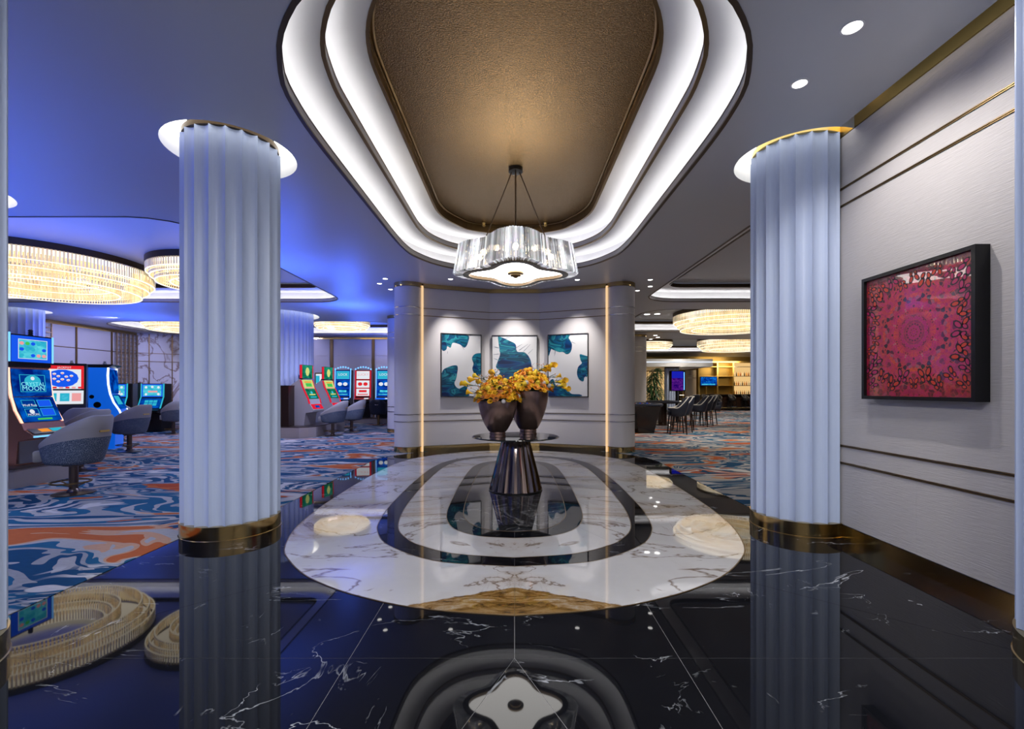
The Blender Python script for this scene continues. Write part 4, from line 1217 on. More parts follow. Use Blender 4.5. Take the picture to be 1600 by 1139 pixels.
# ------------------------------------------------------------------ CHAIRS
def shell_loop(phi, wdt, dep):
    """horseshoe plan: phi 0 = back centre, +-1 = front tips"""
    a = phi*PI*0.90
    return Vector((math.sin(a)*wdt*0.5*(1.0 if abs(phi) < .6 else 1.0-0.10*(abs(phi)-.6)), math.cos(a)*dep*0.5, 0))
def tub(root, zb, zs_, zarm, zback, wdt, dep, upper, lower, split_k=0.55, nphi=40, s0=0.16, s1=0.70):
    """upper = leather rim and inner face, lower = fabric outer band; back towards +y"""
    up, lo, pi_ = MB(), MB(), MB()
    U, Lw = [], []
    for i in range(nphi+1):
        phi = -1+2*i/nphi; ab = abs(phi)
        t = max(0, min(1, (ab-s0)/s1)); t = 0.5*t+0.5*t*t*(3-2*t)
        zt = zback+(zarm-zback)*t
        ctr = shell_loop(phi, wdt, dep); n = Vector((ctr.x, ctr.y*1.1, 0)).normalized()
        lean = 0.10*(1-t)
        zsplit = zb+(zt-zb)*(split_k+0.22*t)
        front = 0.6 if ab > 0.97 else 1.0
        def P(off, z):
            k = (z-zb)/(zback-zb)
            taper = 0.86+0.14*min(1, k*2.2)
            return (ctr.x*taper+n.x*off, ctr.y*taper+n.y*off+lean*k*1.0, z)
        U.append([P(0.004, zsplit), P(0.008, (zsplit+zt)/2), P(0.004, zt-0.02), P(-0.016, zt), P(-0.05, zt-0.004), P(-0.068, zt-0.03), P(-0.085, zs_+0.05), P(-0.09, zs_-0.05)])
        Lw.append([P(-0.06, zb-0.0), P(-0.012, zb+0.012), P(0.004, zb+0.05), P(0.006, (zb+zsplit)/2), P(0.006, zsplit), P(-0.05, zsplit)])
    for src, mb in ((U, up), (Lw, lo)):
        k = len(src[0]); vs = [p for row in src for p in row]
        fs = [(i*k+j, i*k+j+1, (i+1)*k+j+1, (i+1)*k+j) for i in range(nphi) for j in range(k-1)]
        fs += [tuple(range(k)), tuple(nphi*k+j for j in range(k))]
        mb.add(vs, fs)
    autosmooth(up.build('rim', upper, root), 60)
    autosmooth(lo.build('shell', lower, root), 60)
    mb = MB()
    pts = [shell_loop(-1+2*i/20, wdt-0.12, dep-0.12)*0.94 for i in range(21)]
    poly = [(p.x, p.y) for p in pts]
    f = -dep*0.5+0.03
    poly = poly+[(wdt*0.36, f), (wdt*0.2, f-0.03), (-wdt*0.2, f-0.03), (-wdt*0.36, f)]
    mb.prism(poly, zb+0.03, zs_); o = mb.build('seat', upper, root)
    bevel(o, 0.02, 2); autosmooth(o, 50)

def casino_chair(label):
    r = thing('casino_chair', label, 'chair', (0, 0, 0), 0, 'swivel chairs at the slot machines')
    tub(r, 0.41, 0.60, 0.68, 1.07, 0.64, 0.74, 'leather', 'shell')
    o = MB().box(-0.07, 0.42, 0.84, 0.07, 0.445, 0.865).build('handle', 'bright_brass', r)
    MB().lathe([(0.05, 0.03), (0.05, 0.37), (0.12, 0.385), (0.12, 0.41)], 20).build('post', 'darkmetal', r)
    autosmooth(MB().lathe([(0.23, 0.0), (0.23, 0.012), (0.08, 0.028), (0.06, 0.06), (0.05, 0.07)], 32).build('base', 'darkmetal', r))
    ring_profile(MB(), circle((0, -0.04), 0.21, 32), [(-0.01, 0.15), (0.01, 0.15), (0.01, 0.168), (-0.01, 0.168)]).build('foot_ring', 'gold_bronze', r)
    for a in (0.3, 2.4, 4.5):
        MB().tube((0.045*math.cos(a), 0.045*math.sin(a), 0.10), (0.2*math.cos(a), 0.2*math.sin(a)-0.04, 0.158), 0.008, n=6).build('ring_strut', 'gold_bronze', r)
    return r
def face(vx, vy): return math.atan2(vx, -vy)       # rotation so local -y looks along (vx,vy)
proto = casino_chair('nearest grey swivel chair with blue rippled shell before the tall blue slot machine')
proto.location = (-5.98, 6.32, 0.004); proto.rotation_euler = (0, 0, face(-1, 0.05))
CH = [(-7.55, 8.1, face(-1, 0.1), 'second swivel chair half hidden behind the nearest chair'),
      (-8.3, 9.0, face(-0.8, 1), 'swivel chair seen from behind in front of the red and blue slot machine'),
      (-8.72, 10.55, face(-1, 0.15), 'swivel chair in violet light left of the fluted column, before the blue sided machine'),
      (-10.8, 12.8, face(-0.2, 1), 'swivel chair with its back to us beyond the violet lit chair'),
      (-10.8, 14.75, face(-1, 0.5), 'swivel chair beside the black cabinet machine at the column edge'),
      (-11.25, 16.6, face(-0.3, -1), 'swivel chair facing us in front of the marble wall'),
      (-5.50, 14.1, face(-1, 0.12), 'grey swivel chair pulled up to the first red slot machine'),
      (-5.35, 15.3, face(-1, 0.12), 'grey swivel chair pulled up to the second red slot machine')]
for x, y, rz, lb in CH: clone(proto, lb, (x, y, 0.004), rz)

def dark_chair(label):
    r = thing('casino_chair', label, 'chair', (0, 0, 0), 0, 'dark swivel chairs at the back wall')
    tub(r, 0.42, 0.60, 0.70, 1.02, 0.66, 0.6, 'navy', 'navy')
    MB().lathe([(0.05, 0.02), (0.05, 0.40)], 16).build('post', 'gold_bronze', r)
    autosmooth(MB().lathe([(0.24, 0.0), (0.24, 0.012), (0.06, 0.03)], 24).build('base', 'darkmetal', r))
    MB().box(-0.06, 0.36, 0.80, 0.06, 0.375, 0.82).build('handle', 'steel', r)
    return r
dk = dark_chair('dark swivel chair in front of the red middle machine at the back wall')
dk.location = (-7.0, 18.3, 0.004); dk.rotation_euler = (0, 0, face(0.1, 1))
clone(dk, 'dark swivel chair in front of the blue machine nearest the painting wall', (-5.35, 18.3, 0.004), face(-0.1, 1))

# ------------------------------------------------------------------ SLOT MACHINES
TXT = {}
def text_mesh(s, size):
    cu = bpy.data.curves.new('lettering', 'FONT'); cu.body = s; cu.size = size; cu.align_x = 'CENTER'; cu.align_y = 'CENTER'; cu.extrude = 0.0005
    cu.resolution_u = 2
    ob_ = bpy.data.objects.new('tmp_text', cu); COL.objects.link(ob_)
    bpy.context.view_layer.update()
    me = bpy.data.meshes.new_from_object(ob_.evaluated_get(bpy.context.evaluated_depsgraph_get()))
    bpy.data.objects.remove(ob_); bpy.data.curves.remove(cu)
    return me
class Plate:
    """flat screen on a slot front: p0 (bottom) and p1 (top) are (y,z); local x right, v up, normal outwards (-y)"""
    def __init__(s, root, p0, p1, wd):
        s.root = root; s.wd = wd; s.host = None
        a, b = Vector((0, *p0)), Vector((0, *p1)); s.ht = (b-a).length
        ev = (b-a).normalized(); ex = Vector((1, 0, 0)); nn = ex.cross(ev)
        c = (a+b)/2
        s.m = Matrix(((ex.x, ev.x, nn.x, c.x), (ex.y, ev.y, nn.y, c.y), (ex.z, ev.z, nn.z, c.z), (0, 0, 0, 1)))
    def rect(s, name, u0, v0, u1, v1, mat, d0=0.0, d1=0.006, parent=None):
        W, H = s.wd, s.ht
        o = MB().box((u0-.5)*W, (v0-.5)*H, d0, (u1-.5)*W, (v1-.5)*H, d1).xf(s.m).build(name, mat, parent or s.host or s.root)
        if name in ('game_screen', 'top_screen', 'button_deck'): s.host = o
        return o
    def disc(s, name, u, v, r, mat, d0=0.006, d1=0.008, parent=None, sx=1.0):
        W, H = s.wd, s.ht
        pts = [((u-.5)*W+r*sx*math.cos(t), (v-.5)*H+r*math.sin(t)) for t in [2*PI*i/14 for i in range(14)]]
        return MB().prism(pts, d0, d1).xf(s.m).build(name, mat, parent or s.host or s.root)
    def text(s, body, u, v, size, mat, d=0.009, parent=None):
        me = text_mesh(body, size); me.materials.append(M[mat])
        o = link('lettering', me, None, parent or s.host or s.root)
        o.matrix_local = s.m @ Matrix.Translation(((u-.5)*s.wd, (v-.5)*s.ht, d))
        return o
    def frame(s, name, u0, v0, u1, v1, t, mat, d0=0.006, d1=0.008, parent=None):
        mb = MB(); W, H = s.wd, s.ht
        x0, x1, y0, y1 = (u0-.5)*W, (u1-.5)*W, (v0-.5)*H, (v1-.5)*H
        mb.box(x0, y0, d0, x1, y0+t, d1); mb.box(x0, y1-t, d0, x1, y1, d1); mb.box(x0, y0+t, d0, x0+t, y1-t, d1); mb.box(x1-t, y0+t, d0, x1, y1-t, d1)
        return mb.xf(s.m).build(name, mat, parent or s.host or s.root)

def side_strip(root, prof, x, mat, t=0.012):
    mb = MB()
    for (y0, z0), (y1, z1) in zip(prof, prof[1:]):
        mb.add([(x-t, y0-0.012, z0), (x+t, y0-0.012, z0), (x+t, y0+0.02, z0), (x-t, y0+0.02, z0), (x-t, y1-0.012, z1), (x+t, y1-0.012, z1), (x+t, y1+0.02, z1), (x-t, y1+0.02, z1)],
               [(3, 2, 1, 0), (4, 5, 6, 7), (0, 1, 5, 4), (1, 2, 6, 5), (2, 3, 7, 6), (3, 0, 4, 7)])
    return mb.build('edge_light', mat, root)

CURVE = [(-0.20, 0.92), (-0.10, 1.10), (-0.035, 1.30), (0.0, 1.52), (0.01, 1.74)]
def cabinet(root, mat, hw, top, depth=0.42, lower='black', legz=0.30):
    prof = [(depth, legz), (-0.12, legz), (-0.14, 0.66), (-0.36, 0.70), (-0.38, 0.745), (-0.24, 0.82)]+CURVE+[(0.02, top), (depth, top)]
    return MB().extrude(prof, -hw, hw).build('cabinet', mat, root)

def deck(root, hw, strip, panelmat='grey_metal'):
    p = Plate(root, (-0.375, 0.755), (-0.245, 0.825), hw*2)
    p.rect('button_deck', 0.04, 0.05, 0.96, 0.95, panelmat, 0.002, 0.012)
    p.rect('bill_screen', 0.25, 0.25, 0.48, 0.8, 's_orange', 0.012, 0.016)
    p.rect('button_screen', 0.52, 0.25, 0.80, 0.8, 's_teal', 0.012, 0.016)
    MB().tube((-hw, -0.39, 0.72), (hw, -0.39, 0.72), 0.011, n=8).build('deck_light', strip, root)

def big_blue(label, loc, rz):
    r = thing('slot_machine', label, 'slot machine', loc, rz)
    hw = 0.31
    cabinet(r, 'copper', hw, 1.76)
    MB().box(-hw+0.02, -0.15, 0.32, hw-0.02, -0.118, 0.65).build('lower_door', 'grey_metal', r)
    deck(r, hw, 'strip_blue')
    side_strip(r, CURVE, -hw+0.012, 'strip_peach'); side_strip(r, CURVE, hw-0.012, 'strip_peach')
    pl = Plate(r, (-0.20, 0.93), (-0.04, 1.29), 2*hw-0.06)
    s = pl.rect('game_screen', 0, 0, 1, 1, 's_blue', 0.012, 0.02)
    for (u0, v0, u1, v1) in ((.12, .58, .46, .88), (.52, .58, .88, .88), (.12, .20, .46, .52), (.52, .20, .88, .52)):
        pl.rect('game_tile', u0, v0, u1, v1, 's_navy' if u0 < .5 else 's_frame', 0.02, 0.022)
        pl.frame('tile_border', u0, v0, u1, v1, 0.006, 's_teal', 0.022, 0.024)
    pl.text('Wolf Run', .29, .66, 0.052, 's_white', 0.026)
    pl.disc('moon_symbol', .29, .40, 0.035, 's_white', 0.0225, 0.0240)
    pl.text('MOON', .29, .27, 0.05, 's_white', 0.026)
    pl.rect('credit_strip', .36, .05, .74, .12, 's_green', 0.02, 0.023)
    p2 = Plate(r, (-0.035, 1.31), (0.008, 1.72), 2*hw-0.06)
    p2.rect('game_screen', 0, 0, 1, 1, 's_blue', 0.012, 0.02)
    p2.frame('logo_border', .18, .16, .84, .80, 0.008, 's_teal', 0.02, 0.023)
    p2.disc('logo_moon', .51, .56, 0.092, 's_teal', 0.0206, 0.022, sx=1.3)
    p2.disc('logo_moon', .51, .66, 0.028, 's_white', 0.022, 0.0235)
    p2.rect('logo_panel', .19, .17, .83, .79, 's_navy', 0.02, 0.0205)
    p2.text('CRYSTAL', .51, .44, 0.085, 's_bright', 0.026)
    p2.text('MOON', .51, .28, 0.105, 's_bright', 0.026)
    MB().box(-hw, 0.0, 1.76, hw, 0.20, 1.82).build('sensor_bar', 'black', r)
    MB().box(-hw, -0.02, 1.82, hw, 0.16, 2.24).build('top_box', 'black', r)
    p3 = Plate(r, (-0.021, 1.83), (-0.021, 2.22), 2*hw-0.05)
    p3.rect('top_screen', 0, 0, 1, 1, 's_frame', 0.0, 0.008)
    p3.rect('reel_field', .16, .14, .88, .86, 's_cyan', 0.008, 0.010)
    p3.frame('reel_border', .15, .12, .89, .88, 0.008, 's_white', 0.010, 0.012)
    for i in range(5):
        for k in range(3):
            mt = ['s_teal', 's_pink', 's_frame', 's_cyan', 's_pink', 's_teal', 's_frame', 's_green'][(i*3+k*2) % 8]
            p3.disc('reel_symbol', .235+.142*i, .26+.23*k, 0.026, mt, 0.010, 0.0125, sx=1.2)
    MB().box(-hw-0.014, -0.03, 1.83, -hw+0.008, 0.05, 2.26).build('edge_light', 'strip_blue', r)
    MB().box(hw-0.008, -0.03, 1.83, hw+0.014, 0.05, 2.24).build('edge_light', 'strip_blue', r)
    for z in (2.245, 2.275, 2.305):
        MB().lathe([(0.03, z), (0.03, z+0.018), (0.02, z+0.022), (0.02, z+0.03)], 12, (0.05, 0.05)).build('candle_lamp', 'black_matte', r)
    return r
big_blue('tall slot machine with blue moon screens at the left picture edge', (-7.40, 7.12, 0.0), face(1, -0.02))

def red_blue(label, loc, rz):
    r = thing('slot_machine', label, 'slot machine', loc, rz)
    hw = 0.34
    cabinet(r, 'black', hw, 1.96, legz=0.0)
    deck(r, hw, 'strip_blue')
    pl = Plate(r, (-0.10, 1.10), (-0.02, 1.38), 2*hw-0.08)
    pl.rect('game_screen', 0, 0, 1, 1, 's_white', 0.02, 0.028)
    for u in (.08, .40, .70): pl.rect('game_tile', u, .2, u+.24, .8, 's_teal' if u < .6 else 's_pink', 0.028, 0.030)
    for u in (.2, .52): pl.disc('game_symbol', u, .5, 0.05, 's_cyan', 0.030, 0.032)
    p2 = Plate(r, (0.0, 1.42), (0.02, 1.88), 2*hw-0.08)
    p2.rect('game_screen', 0, 0, 1, 1, 's_white', 0.012, 0.02)
    p2.rect('jackpot_sign', 0, .90, 1, 1.06, 's_red', 0.02, 0.024)
    p2.text('JACKPOT', .5, .97, 0.05, 's_white', 0.026)
    p2.rect('red_border', .93, .0, 1, .9, 's_red', 0.02, 0.023)
    p2.disc('reel_field', .45, .48, 0.185, 's_frame', 0.02, 0.023, sx=1.35)
    for i, (u, v) in enumerate(((.25, .68), (.45, .72), (.35, .58), (.55, .56), (.25, .46), (.45, .44), (.6, .40), (.35, .34), (.68, .6))):
        p2.disc('reel_symbol', u, v, 0.022, 's_white', 0.023, 0.025, sx=1.3)
        p2.disc('reel_symbol', u, v-.03, 0.014, 's_pink', 0.025, 0.027, sx=1.3)
    for i in range(6): p2.rect('coin_strip', .05+.16*i, .02, .15+.16*i, .10, 's_red' if i % 2 else 's_pink', 0.02, 0.023)
    MB().lathe([(0.03, 1.96), (0.03, 1.985), (0.022, 1.99), (0.022, 2.02)], 12, (0.1, 0.1)).build('candle_lamp', 'steel', r)
    return r
red_blue('slot machine with red rimmed blue bubble screen behind the tall blue one', (-9.42, 9.75, 0.004), face(0.8, -1))

def blue_side(label, loc, rz):
    r = thing('slot_machine', label, 'slot machine', loc, rz)
    hw = 0.33
    cabinet(r, 'cab_blue', hw, 1.92, 0.5, legz=0.0)
    MB().extrude([(0.02, 1.92), (-0.10, 1.99), (-0.08, 2.0), (0.5, 1.99), (0.5, 1.92)], -hw, hw).build('top_hood', 'black', r)
    C2 = CURVE+[(0.0, 1.92)]
    side_strip(r, [(-0.26, 0.76)]+C2, -hw+0.02, 'strip_white', 0.022); side_strip(r, [(-0.26, 0.76)]+C2, hw-0.02, 'strip_white', 0.022)
    deck(r, hw, 'strip_blue')
    pl = Plate(r, (-0.19, 0.94), (-0.04, 1.28), 2*hw-0.1)
    pl.rect('game_screen', 0, 0, 1, 1, 's_blue', 0.012, 0.02); pl.rect('game_tile', .1, .3, .7, .9, 's_teal', 0.02, 0.023)
    p2 = Plate(r, (-0.03, 1.31), (0.005, 1.88), 2*hw-0.1)
    p2.rect('game_screen', 0, 0, 1, 1, 's_blue', 0.012, 0.02)
    MB().lathe([(0.07, -0.004), (0.07, 0.004)], 20).xf(Matrix.Translation((-hw-0.001, 0.2, 1.05)) @ Matrix.Rotation(PI/2, 4, 'Y')).build('speaker_port', 'black', r)
    MB().lathe([(0.045, -0.004), (0.045, 0.004)], 20).xf(Matrix.Translation((-hw-0.001, 0.3, 1.24)) @ Matrix.Rotation(PI/2, 4, 'Y')).build('speaker_port', 'black', r)
    MB().lathe([(0.04, 1.99), (0.04, 2.04), (0.025, 2.045), (0.03, 2.08)], 12, (0.0, 0.15)).build('candle_lamp', 'steel', r)
    return r
blue_side('slot machine showing its glowing blue side and white curved edge', (-9.7, 11.25, 0.004), face(1, 0.5))

def slant(label, loc, rz):
    r = thing('slot_machine', label, 'slot machine', loc, rz)
    hw = 0.34
    prof = [(0.42, 0.02), (-0.12, 0.02), (-0.16, 0.62), (-0.34, 0.66), (-0.34, 0.72), (-0.20, 0.78), (-0.04, 1.12), (-0.02, 1.14), (0.0, 1.60), (0.42, 1.60)]
    MB().extrude(prof, -hw, hw).build('cabinet', 'black', r)
    MB().box(-0.05, -0.165, 0.42, 0.05, -0.14, 0.47).build('door_plate', 'steel', r)
    side_strip(r, [(-0.2, 0.78), (-0.04, 1.12), (-0.02, 1.14), (0.0, 1.6)], -hw, 's_teal', 0.014); side_strip(r, [(-0.2, 0.78), (-0.04, 1.12), (-0.02, 1.14), (0.0, 1.6)], hw, 's_teal', 0.014)
    pl = Plate(r, (-0.20, 0.79), (-0.045, 1.11), 2*hw-0.05)
    pl.rect('game_screen', 0, 0, 1, 1, 's_blue', 0.004, 0.012)
    for i in range(3):
        for k in range(2): pl.rect('game_tile', .22+.21*i, .25+.3*k, .40+.21*i, .50+.3*k, 's_teal', 0.012, 0.015)
    p2 = Plate(r, (-0.018, 1.16), (-0.002, 1.58), 2*hw-0.05)
    p2.rect('game_screen', 0, 0, 1, 1, 's_cyan', 0.004, 0.012); p2.frame('screen_border', 0, 0, 1, 1, 0.035, 's_frame', 0.012, 0.015)
    p2.rect('prize_line', .3, .35, .75, .48, 's_pink', 0.012, 0.016)
    for u, v in ((.2, .75), (.8, .75), (.2, .2), (.8, .22), (.5, .78)): p2.disc('game_symbol', u, v, 0.04, 's_white', 0.012, 0.014)
    return r
slant('short black slot machine with cyan screens left of the fluted column', (-12.0, 15.45, 0.004), face(0.12, -1))
slant('short cyan screen slot machine beyond the blue sided one', (-13.15, 15.35, 0.004), face(0.2, -1))
for x, lb in ((-12.62, 'pale divider panel between the two short cyan screen machines'), (-13.9, 'pale divider panel left of the short cyan screen machines')):
    t = thing('divider_panel', lb, 'divider', (x, 15.7, 0.004))
    MB().box(-0.22, -0.03, 0.02, 0.22, 0.03, 1.60).build('panel', 'lightpanel', t)
    MB().box(-0.23, -0.04, 0.0, 0.23, 0.04, 0.02).build('foot', 'darkmetal', t)
    MB().box(-0.03, -0.06, 0.02, 0.03, -0.03, 1.64).build('post', 'darkmetal', t)

def red_green(label, loc, rz):
    r = thing('slot_machine', label, 'slot machine', loc, rz)
    hw = 0.27
    C = [(-0.30, 0.98), (-0.26, 1.12), (-0.06, 1.50), (0.0, 1.70)]
    prof = [(0.34, 0.328), (-0.10, 0.328), (-0.16, 0.70), (-0.40, 0.74), (-0.42, 0.80), (-0.30, 0.98)]+C[1:]+[(0.05, 1.72), (0.34, 1.55)]
    MB().extrude(prof, -hw, hw).build('cabinet', 'lightpanel', r)
    side_strip(r, C, -hw, 'strip_red', 0.02); side_strip(r, C, hw, 'strip_red', 0.02)
    pl = Plate(r, (-0.255, 1.125), (-0.10, 1.42), 2*hw-0.08)
    pl.rect('game_screen', 0, 0, 1, 1, 's_dgreen', 0.004, 0.014)
    pl.disc('game_symbol', .5, .62, 0.05, 's_cyan', 0.014, 0.016); pl.rect('prize_line', .2, .36, .8, .48, 's_lime', 0.014, 0.016); pl.rect('prize_line', .2, .1, .8, .22, 's_teal', 0.014, 0.016)
    p2 = Plate(r, (-0.095, 1.44), (-0.0, 1.70), 2*hw-0.08)
    p2.rect('game_screen', 0, 0, 1, 1, 's_lime', 0.010, 0.018); p2.rect('reel_field', .2, .2, .8, .6, 's_green', 0.018, 0.020)
    p2.rect('prize_line', .15, .66, .85, .80, 's_orange', 0.018, 0.020); p2.rect('prize_line', .1, .04, .9, .14, 's_pink', 0.018, 0.020)
    p4 = Plate(r, (-0.41, 0.82), (-0.31, 0.96), 2*hw-0.04)
    p4.rect('button_deck', 0, 0, 1, 1, 'strip_red', 0.004, 0.012); p4.rect('button_screen', .3, .2, .7, .7, 's_blue', 0.012, 0.016)
    MB().box(-hw+0.02, -0.02, 1.74, hw-0.02, 0.06, 2.16).build('top_box', 'black', r)
    p3 = Plate(r, (-0.021, 1.75), (-0.021, 2.15), 2*hw-0.06)
    p3.rect('top_screen', 0, 0, 1, 1, 's_dgreen', 0.0, 0.006); p3.disc('top_symbol', .5, .52, 0.10, 's_lime', 0.006, 0.009, sx=0.62+0.3); p3.disc('top_symbol', .5, .66, 0.07, 's_lime', 0.006, 0.0095); p3.disc('top_symbol', .5, .36, 0.07, 's_lime', 0.006, 0.0092)
    MB().box(-hw-0.005, -0.03, 1.75, -hw+0.02, 0.03, 2.15).build('edge_light', 'strip_red', r); MB().box(hw-0.02, -0.03, 1.75, hw+0.005, 0.03, 2.15).build('edge_light', 'strip_red', r)
    mb = MB()
    for k in range(6):
        a0, a1 = PI/2*k/6, PI/2*(k+1)/6
        mb.tube((0, 0.26-0.2*math.sin(a0), 1.70+0.22*math.sin(a0) if 0 else 1.65+0.28*math.sin(a0)), (0, 0.26-0.2*math.sin(a1), 1.65+0.28*math.sin(a1)), 0.05, n=8)
    mb.build('cable_arch', 'black', r)
    return r
red_green('first red framed slot machine with green screens, by the walnut cabinet', (-6.38, 14.3, 0.0), face(1, -0.22))
red_green('second red framed slot machine with green screens, further from the walnut cabinet', (-6.25, 15.6, 0.0), face(1, -0.22))

def wall_slot(label, loc, rz, tone):
    r = thing('slot_machine', label, 'slot machine', loc, rz)
    hw = 0.31
    prof = [(0.45, 0.02), (-0.08, 0.02), (-0.10, 0.62), (-0.28, 0.68), (-0.28, 0.76), (-0.10, 0.84), (-0.05, 1.30), (0.0, 2.0), (0.45, 2.0)]
    MB().extrude(prof, -hw, hw).build('cabinet', 'black', r)
    col = {'blue': 'strip_blue', 'red': 'strip_red'}[tone]
    scr = {'blue': ['s_blue', 's_blue', 's_teal'], 'red': ['s_white', 's_white', 's_white']}[tone]
    dt = {'blue': ['s_cyan', 's_white', 's_white'], 'red': ['s_red', 's_red', 's_pink']}[tone]
    segs = [((-0.085, 0.92), (-0.055, 1.22)), ((-0.05, 1.26), (-0.025, 1.56)), ((-0.022, 1.62), (0.0, 1.95))]
    for k, (a, b) in enumerate(segs):
        p = Plate(r, a, b, 2*hw-0.10)
        p.rect('game_screen', 0, 0, 1, 1, scr[k], 0.004, 0.014)
        p.frame('screen_border', -.04, -.04, 1.04, 1.04, 0.014, 's_frame' if tone == 'blue' else 's_red', 0.002, 0.016)
        if k == 2: p.text('LOCK' if tone == 'blue' else 'LUCKY', .5, .55, 0.14, dt[k], 0.018)
        elif k == 1:
            for u in (.28, .70): p.disc('game_symbol', u, .5, 0.075, dt[k], 0.014, 0.017, sx=1.2)
        else:
            p.rect('prize_line', .2, .5, .8, .8, dt[k], 0.014, 0.017); p.rect('prize_line', .1, .15, .9, .28, dt[k], 0.014, 0.017)
    side_strip(r, [(-0.10, 0.84), (-0.05, 1.30), (0.0, 2.0)], -hw, col, 0.014); side_strip(r, [(-0.10, 0.84), (-0.05, 1.30), (0.0, 2.0)], hw, col, 0.014)
    mb = MB()
    for k in range(7):
        t = k/6*2-1; mb.ball((t*hw, 0.02, 2.03+0.09*(1-t*t)), 0.035, 8, 5)
    mb.build('topper_lamps', 'strip_blue', r)
    p = Plate(r, (-0.275, 0.77), (-0.11, 0.835), 2*hw)
    p.rect('button_deck', 0, 0, 1, 1, 'cab_blue' if tone == 'blue' else 'cab_red', 0.002, 0.01); p.rect('button_screen', .62, .2, .9, .8, 's_white', 0.01, 0.014)
    return r
YB = 19.4
for px, tone, lb in ((536, 'blue', 'blue slot machine at the back wall, leftmost of the lamp topped three'), (567.5, 'red', 'red slot machine between two blue ones at the back wall'), (600, 'blue', 'blue slot machine at the back wall, cut by the smooth grey column')):
    wall_slot(lb, ((px-804)/728*YB, YB, 0.22), face(0.1, -1), tone)
pl_ = thing('slot_plinth', 'long taupe plinth under the three slot machines at the back wall', 'plinth', (-6.4, 19.6, 0.004))
MB().box(-1.9, -0.25, 0.0, 2.0, 0.35, 0.21).build('plinth_body', 'taupe', pl_)
MB().box(-1.9, -0.27, 0.19, 2.0, 0.37, 0.216).build('plinth_top', 'darkmetal', pl_)
pl_ = thing('slot_plinth', 'curved taupe plinth under the two red framed slot machines', 'plinth', (0, 0, 0.004))
PLP = [(-7.1, 13.45), (-6.2, 13.4), (-5.98, 13.5), (-5.86, 13.75), (-5.86, 16.1), (-6.5, 16.1), (-6.56, 15.1), (-6.75, 14.2), (-7.1, 13.95)]
MB().prism(PLP, 0, 0.30).build('plinth_body', 'taupe', pl_)
MB().prism(PLP, 0.30, 0.322).build('plinth_top', 'darkmetal', pl_)
pl_ = thing('slot_plinth', 'taupe plinth under the tall blue slot machine at the left edge', 'plinth', (-7.4, 7.2, 0.004))
MB().box(-0.6, -0.6, 0.0, 0.30, 0.32, 0.27).build('plinth_body', 'taupe', pl_)
MB().box(-0.6, -0.62, 0.27, 0.32, 0.34, 0.295).build('plinth_top', 'darkmetal', pl_)
cb_ = thing('end_cabinet', 'glossy walnut end cabinet standing beside the first red slot machine', 'cabinet', (-6.78, 13.72, 0.328))
MB().box(-0.22, -0.2, 0.0, 0.22, 0.16, 1.18).build('cabinet_body', 'wood', cb_)
MB().box(-0.23, -0.21, 1.18, 0.23, 0.17, 1.20).build('cabinet_top', 'black', cb_)
# small framed light box and wall sign near the back wall
sg = thing('wall_sign', 'small bright framed picture on the back wall above the red machines', 'sign', (-8.85, 21.22, 1.75))
MB().box(-0.22, -0.06, -0.42, 0.22, 0.0, 0.42).build('sign_frame', 'gold_bronze', sg)
MB().box(-0.17, -0.07, -0.36, 0.17, -0.06, 0.36).build('sign_face', 's_white', sg)
MB().box(-0.17, -0.075, -0.05, 0.0, -0.07, 0.28).build('sign_patch', 's_teal', sg)

# ------------------------------------------------------------------ LOUNGE SIDE: gaming table and chairs
gt = thing('gaming_table', 'dark walnut gaming table with blue rail beside the painting wall', 'table', (4.22, 15.35, 0.004))
e = [(0.60*math.cos(t), 0.85*math.sin(t)) for t in [2*PI*i/48 for i in range(48)]]
MB().prism(e, 0.86, 0.90).build('tabletop', 'wood', gt)
ring_profile(MB(), e, [(-0.10, 0.895), (-0.02, 0.875), (0.02, 0.895), (0.02, 0.935), (-0.03, 0.955), (-0.09, 0.945)]).build('rail', 'navy', gt)
MB().prism(offset(e, -0.1), 0.90, 0.906).build('felt', 'felt', gt)
MB().add([(-0.25, -0.42, 0), (0.25, -0.42, 0), (0.25, 0.42, 0), (-0.25, 0.42, 0), (-0.40, -0.62, 0.86), (0.40, -0.62, 0.86), (0.40, 0.62, 0.86), (-0.40, 0.62, 0.86)],
         [(3, 2, 1, 0), (4, 5, 6, 7), (0, 1, 5, 4), (1, 2, 6, 5), (2, 3, 7, 6), (3, 0, 4, 7)]).build('table_base', 'wood', gt)
for k in range(3):
    a = thing('chip_tray', ['black dealer tray on the gaming table, end one', 'black dealer tray on the gaming table, middle one', 'black dealer tray on the gaming table, inner one'][k], 'tray', (3.98+0.23*k, 15.35, 0.91))
    MB().box(-0.10, -0.06, 0, 0.10, 0.06, 0.04).build('tray_body', 'black', a)
    for q in range(4): MB().box(-0.085+0.045*q, -0.05, 0.04, -0.055+0.045*q, 0.05, 0.05).build('chips', ['s_frame', 'cab_red', 'white', 'felt'][q], a)

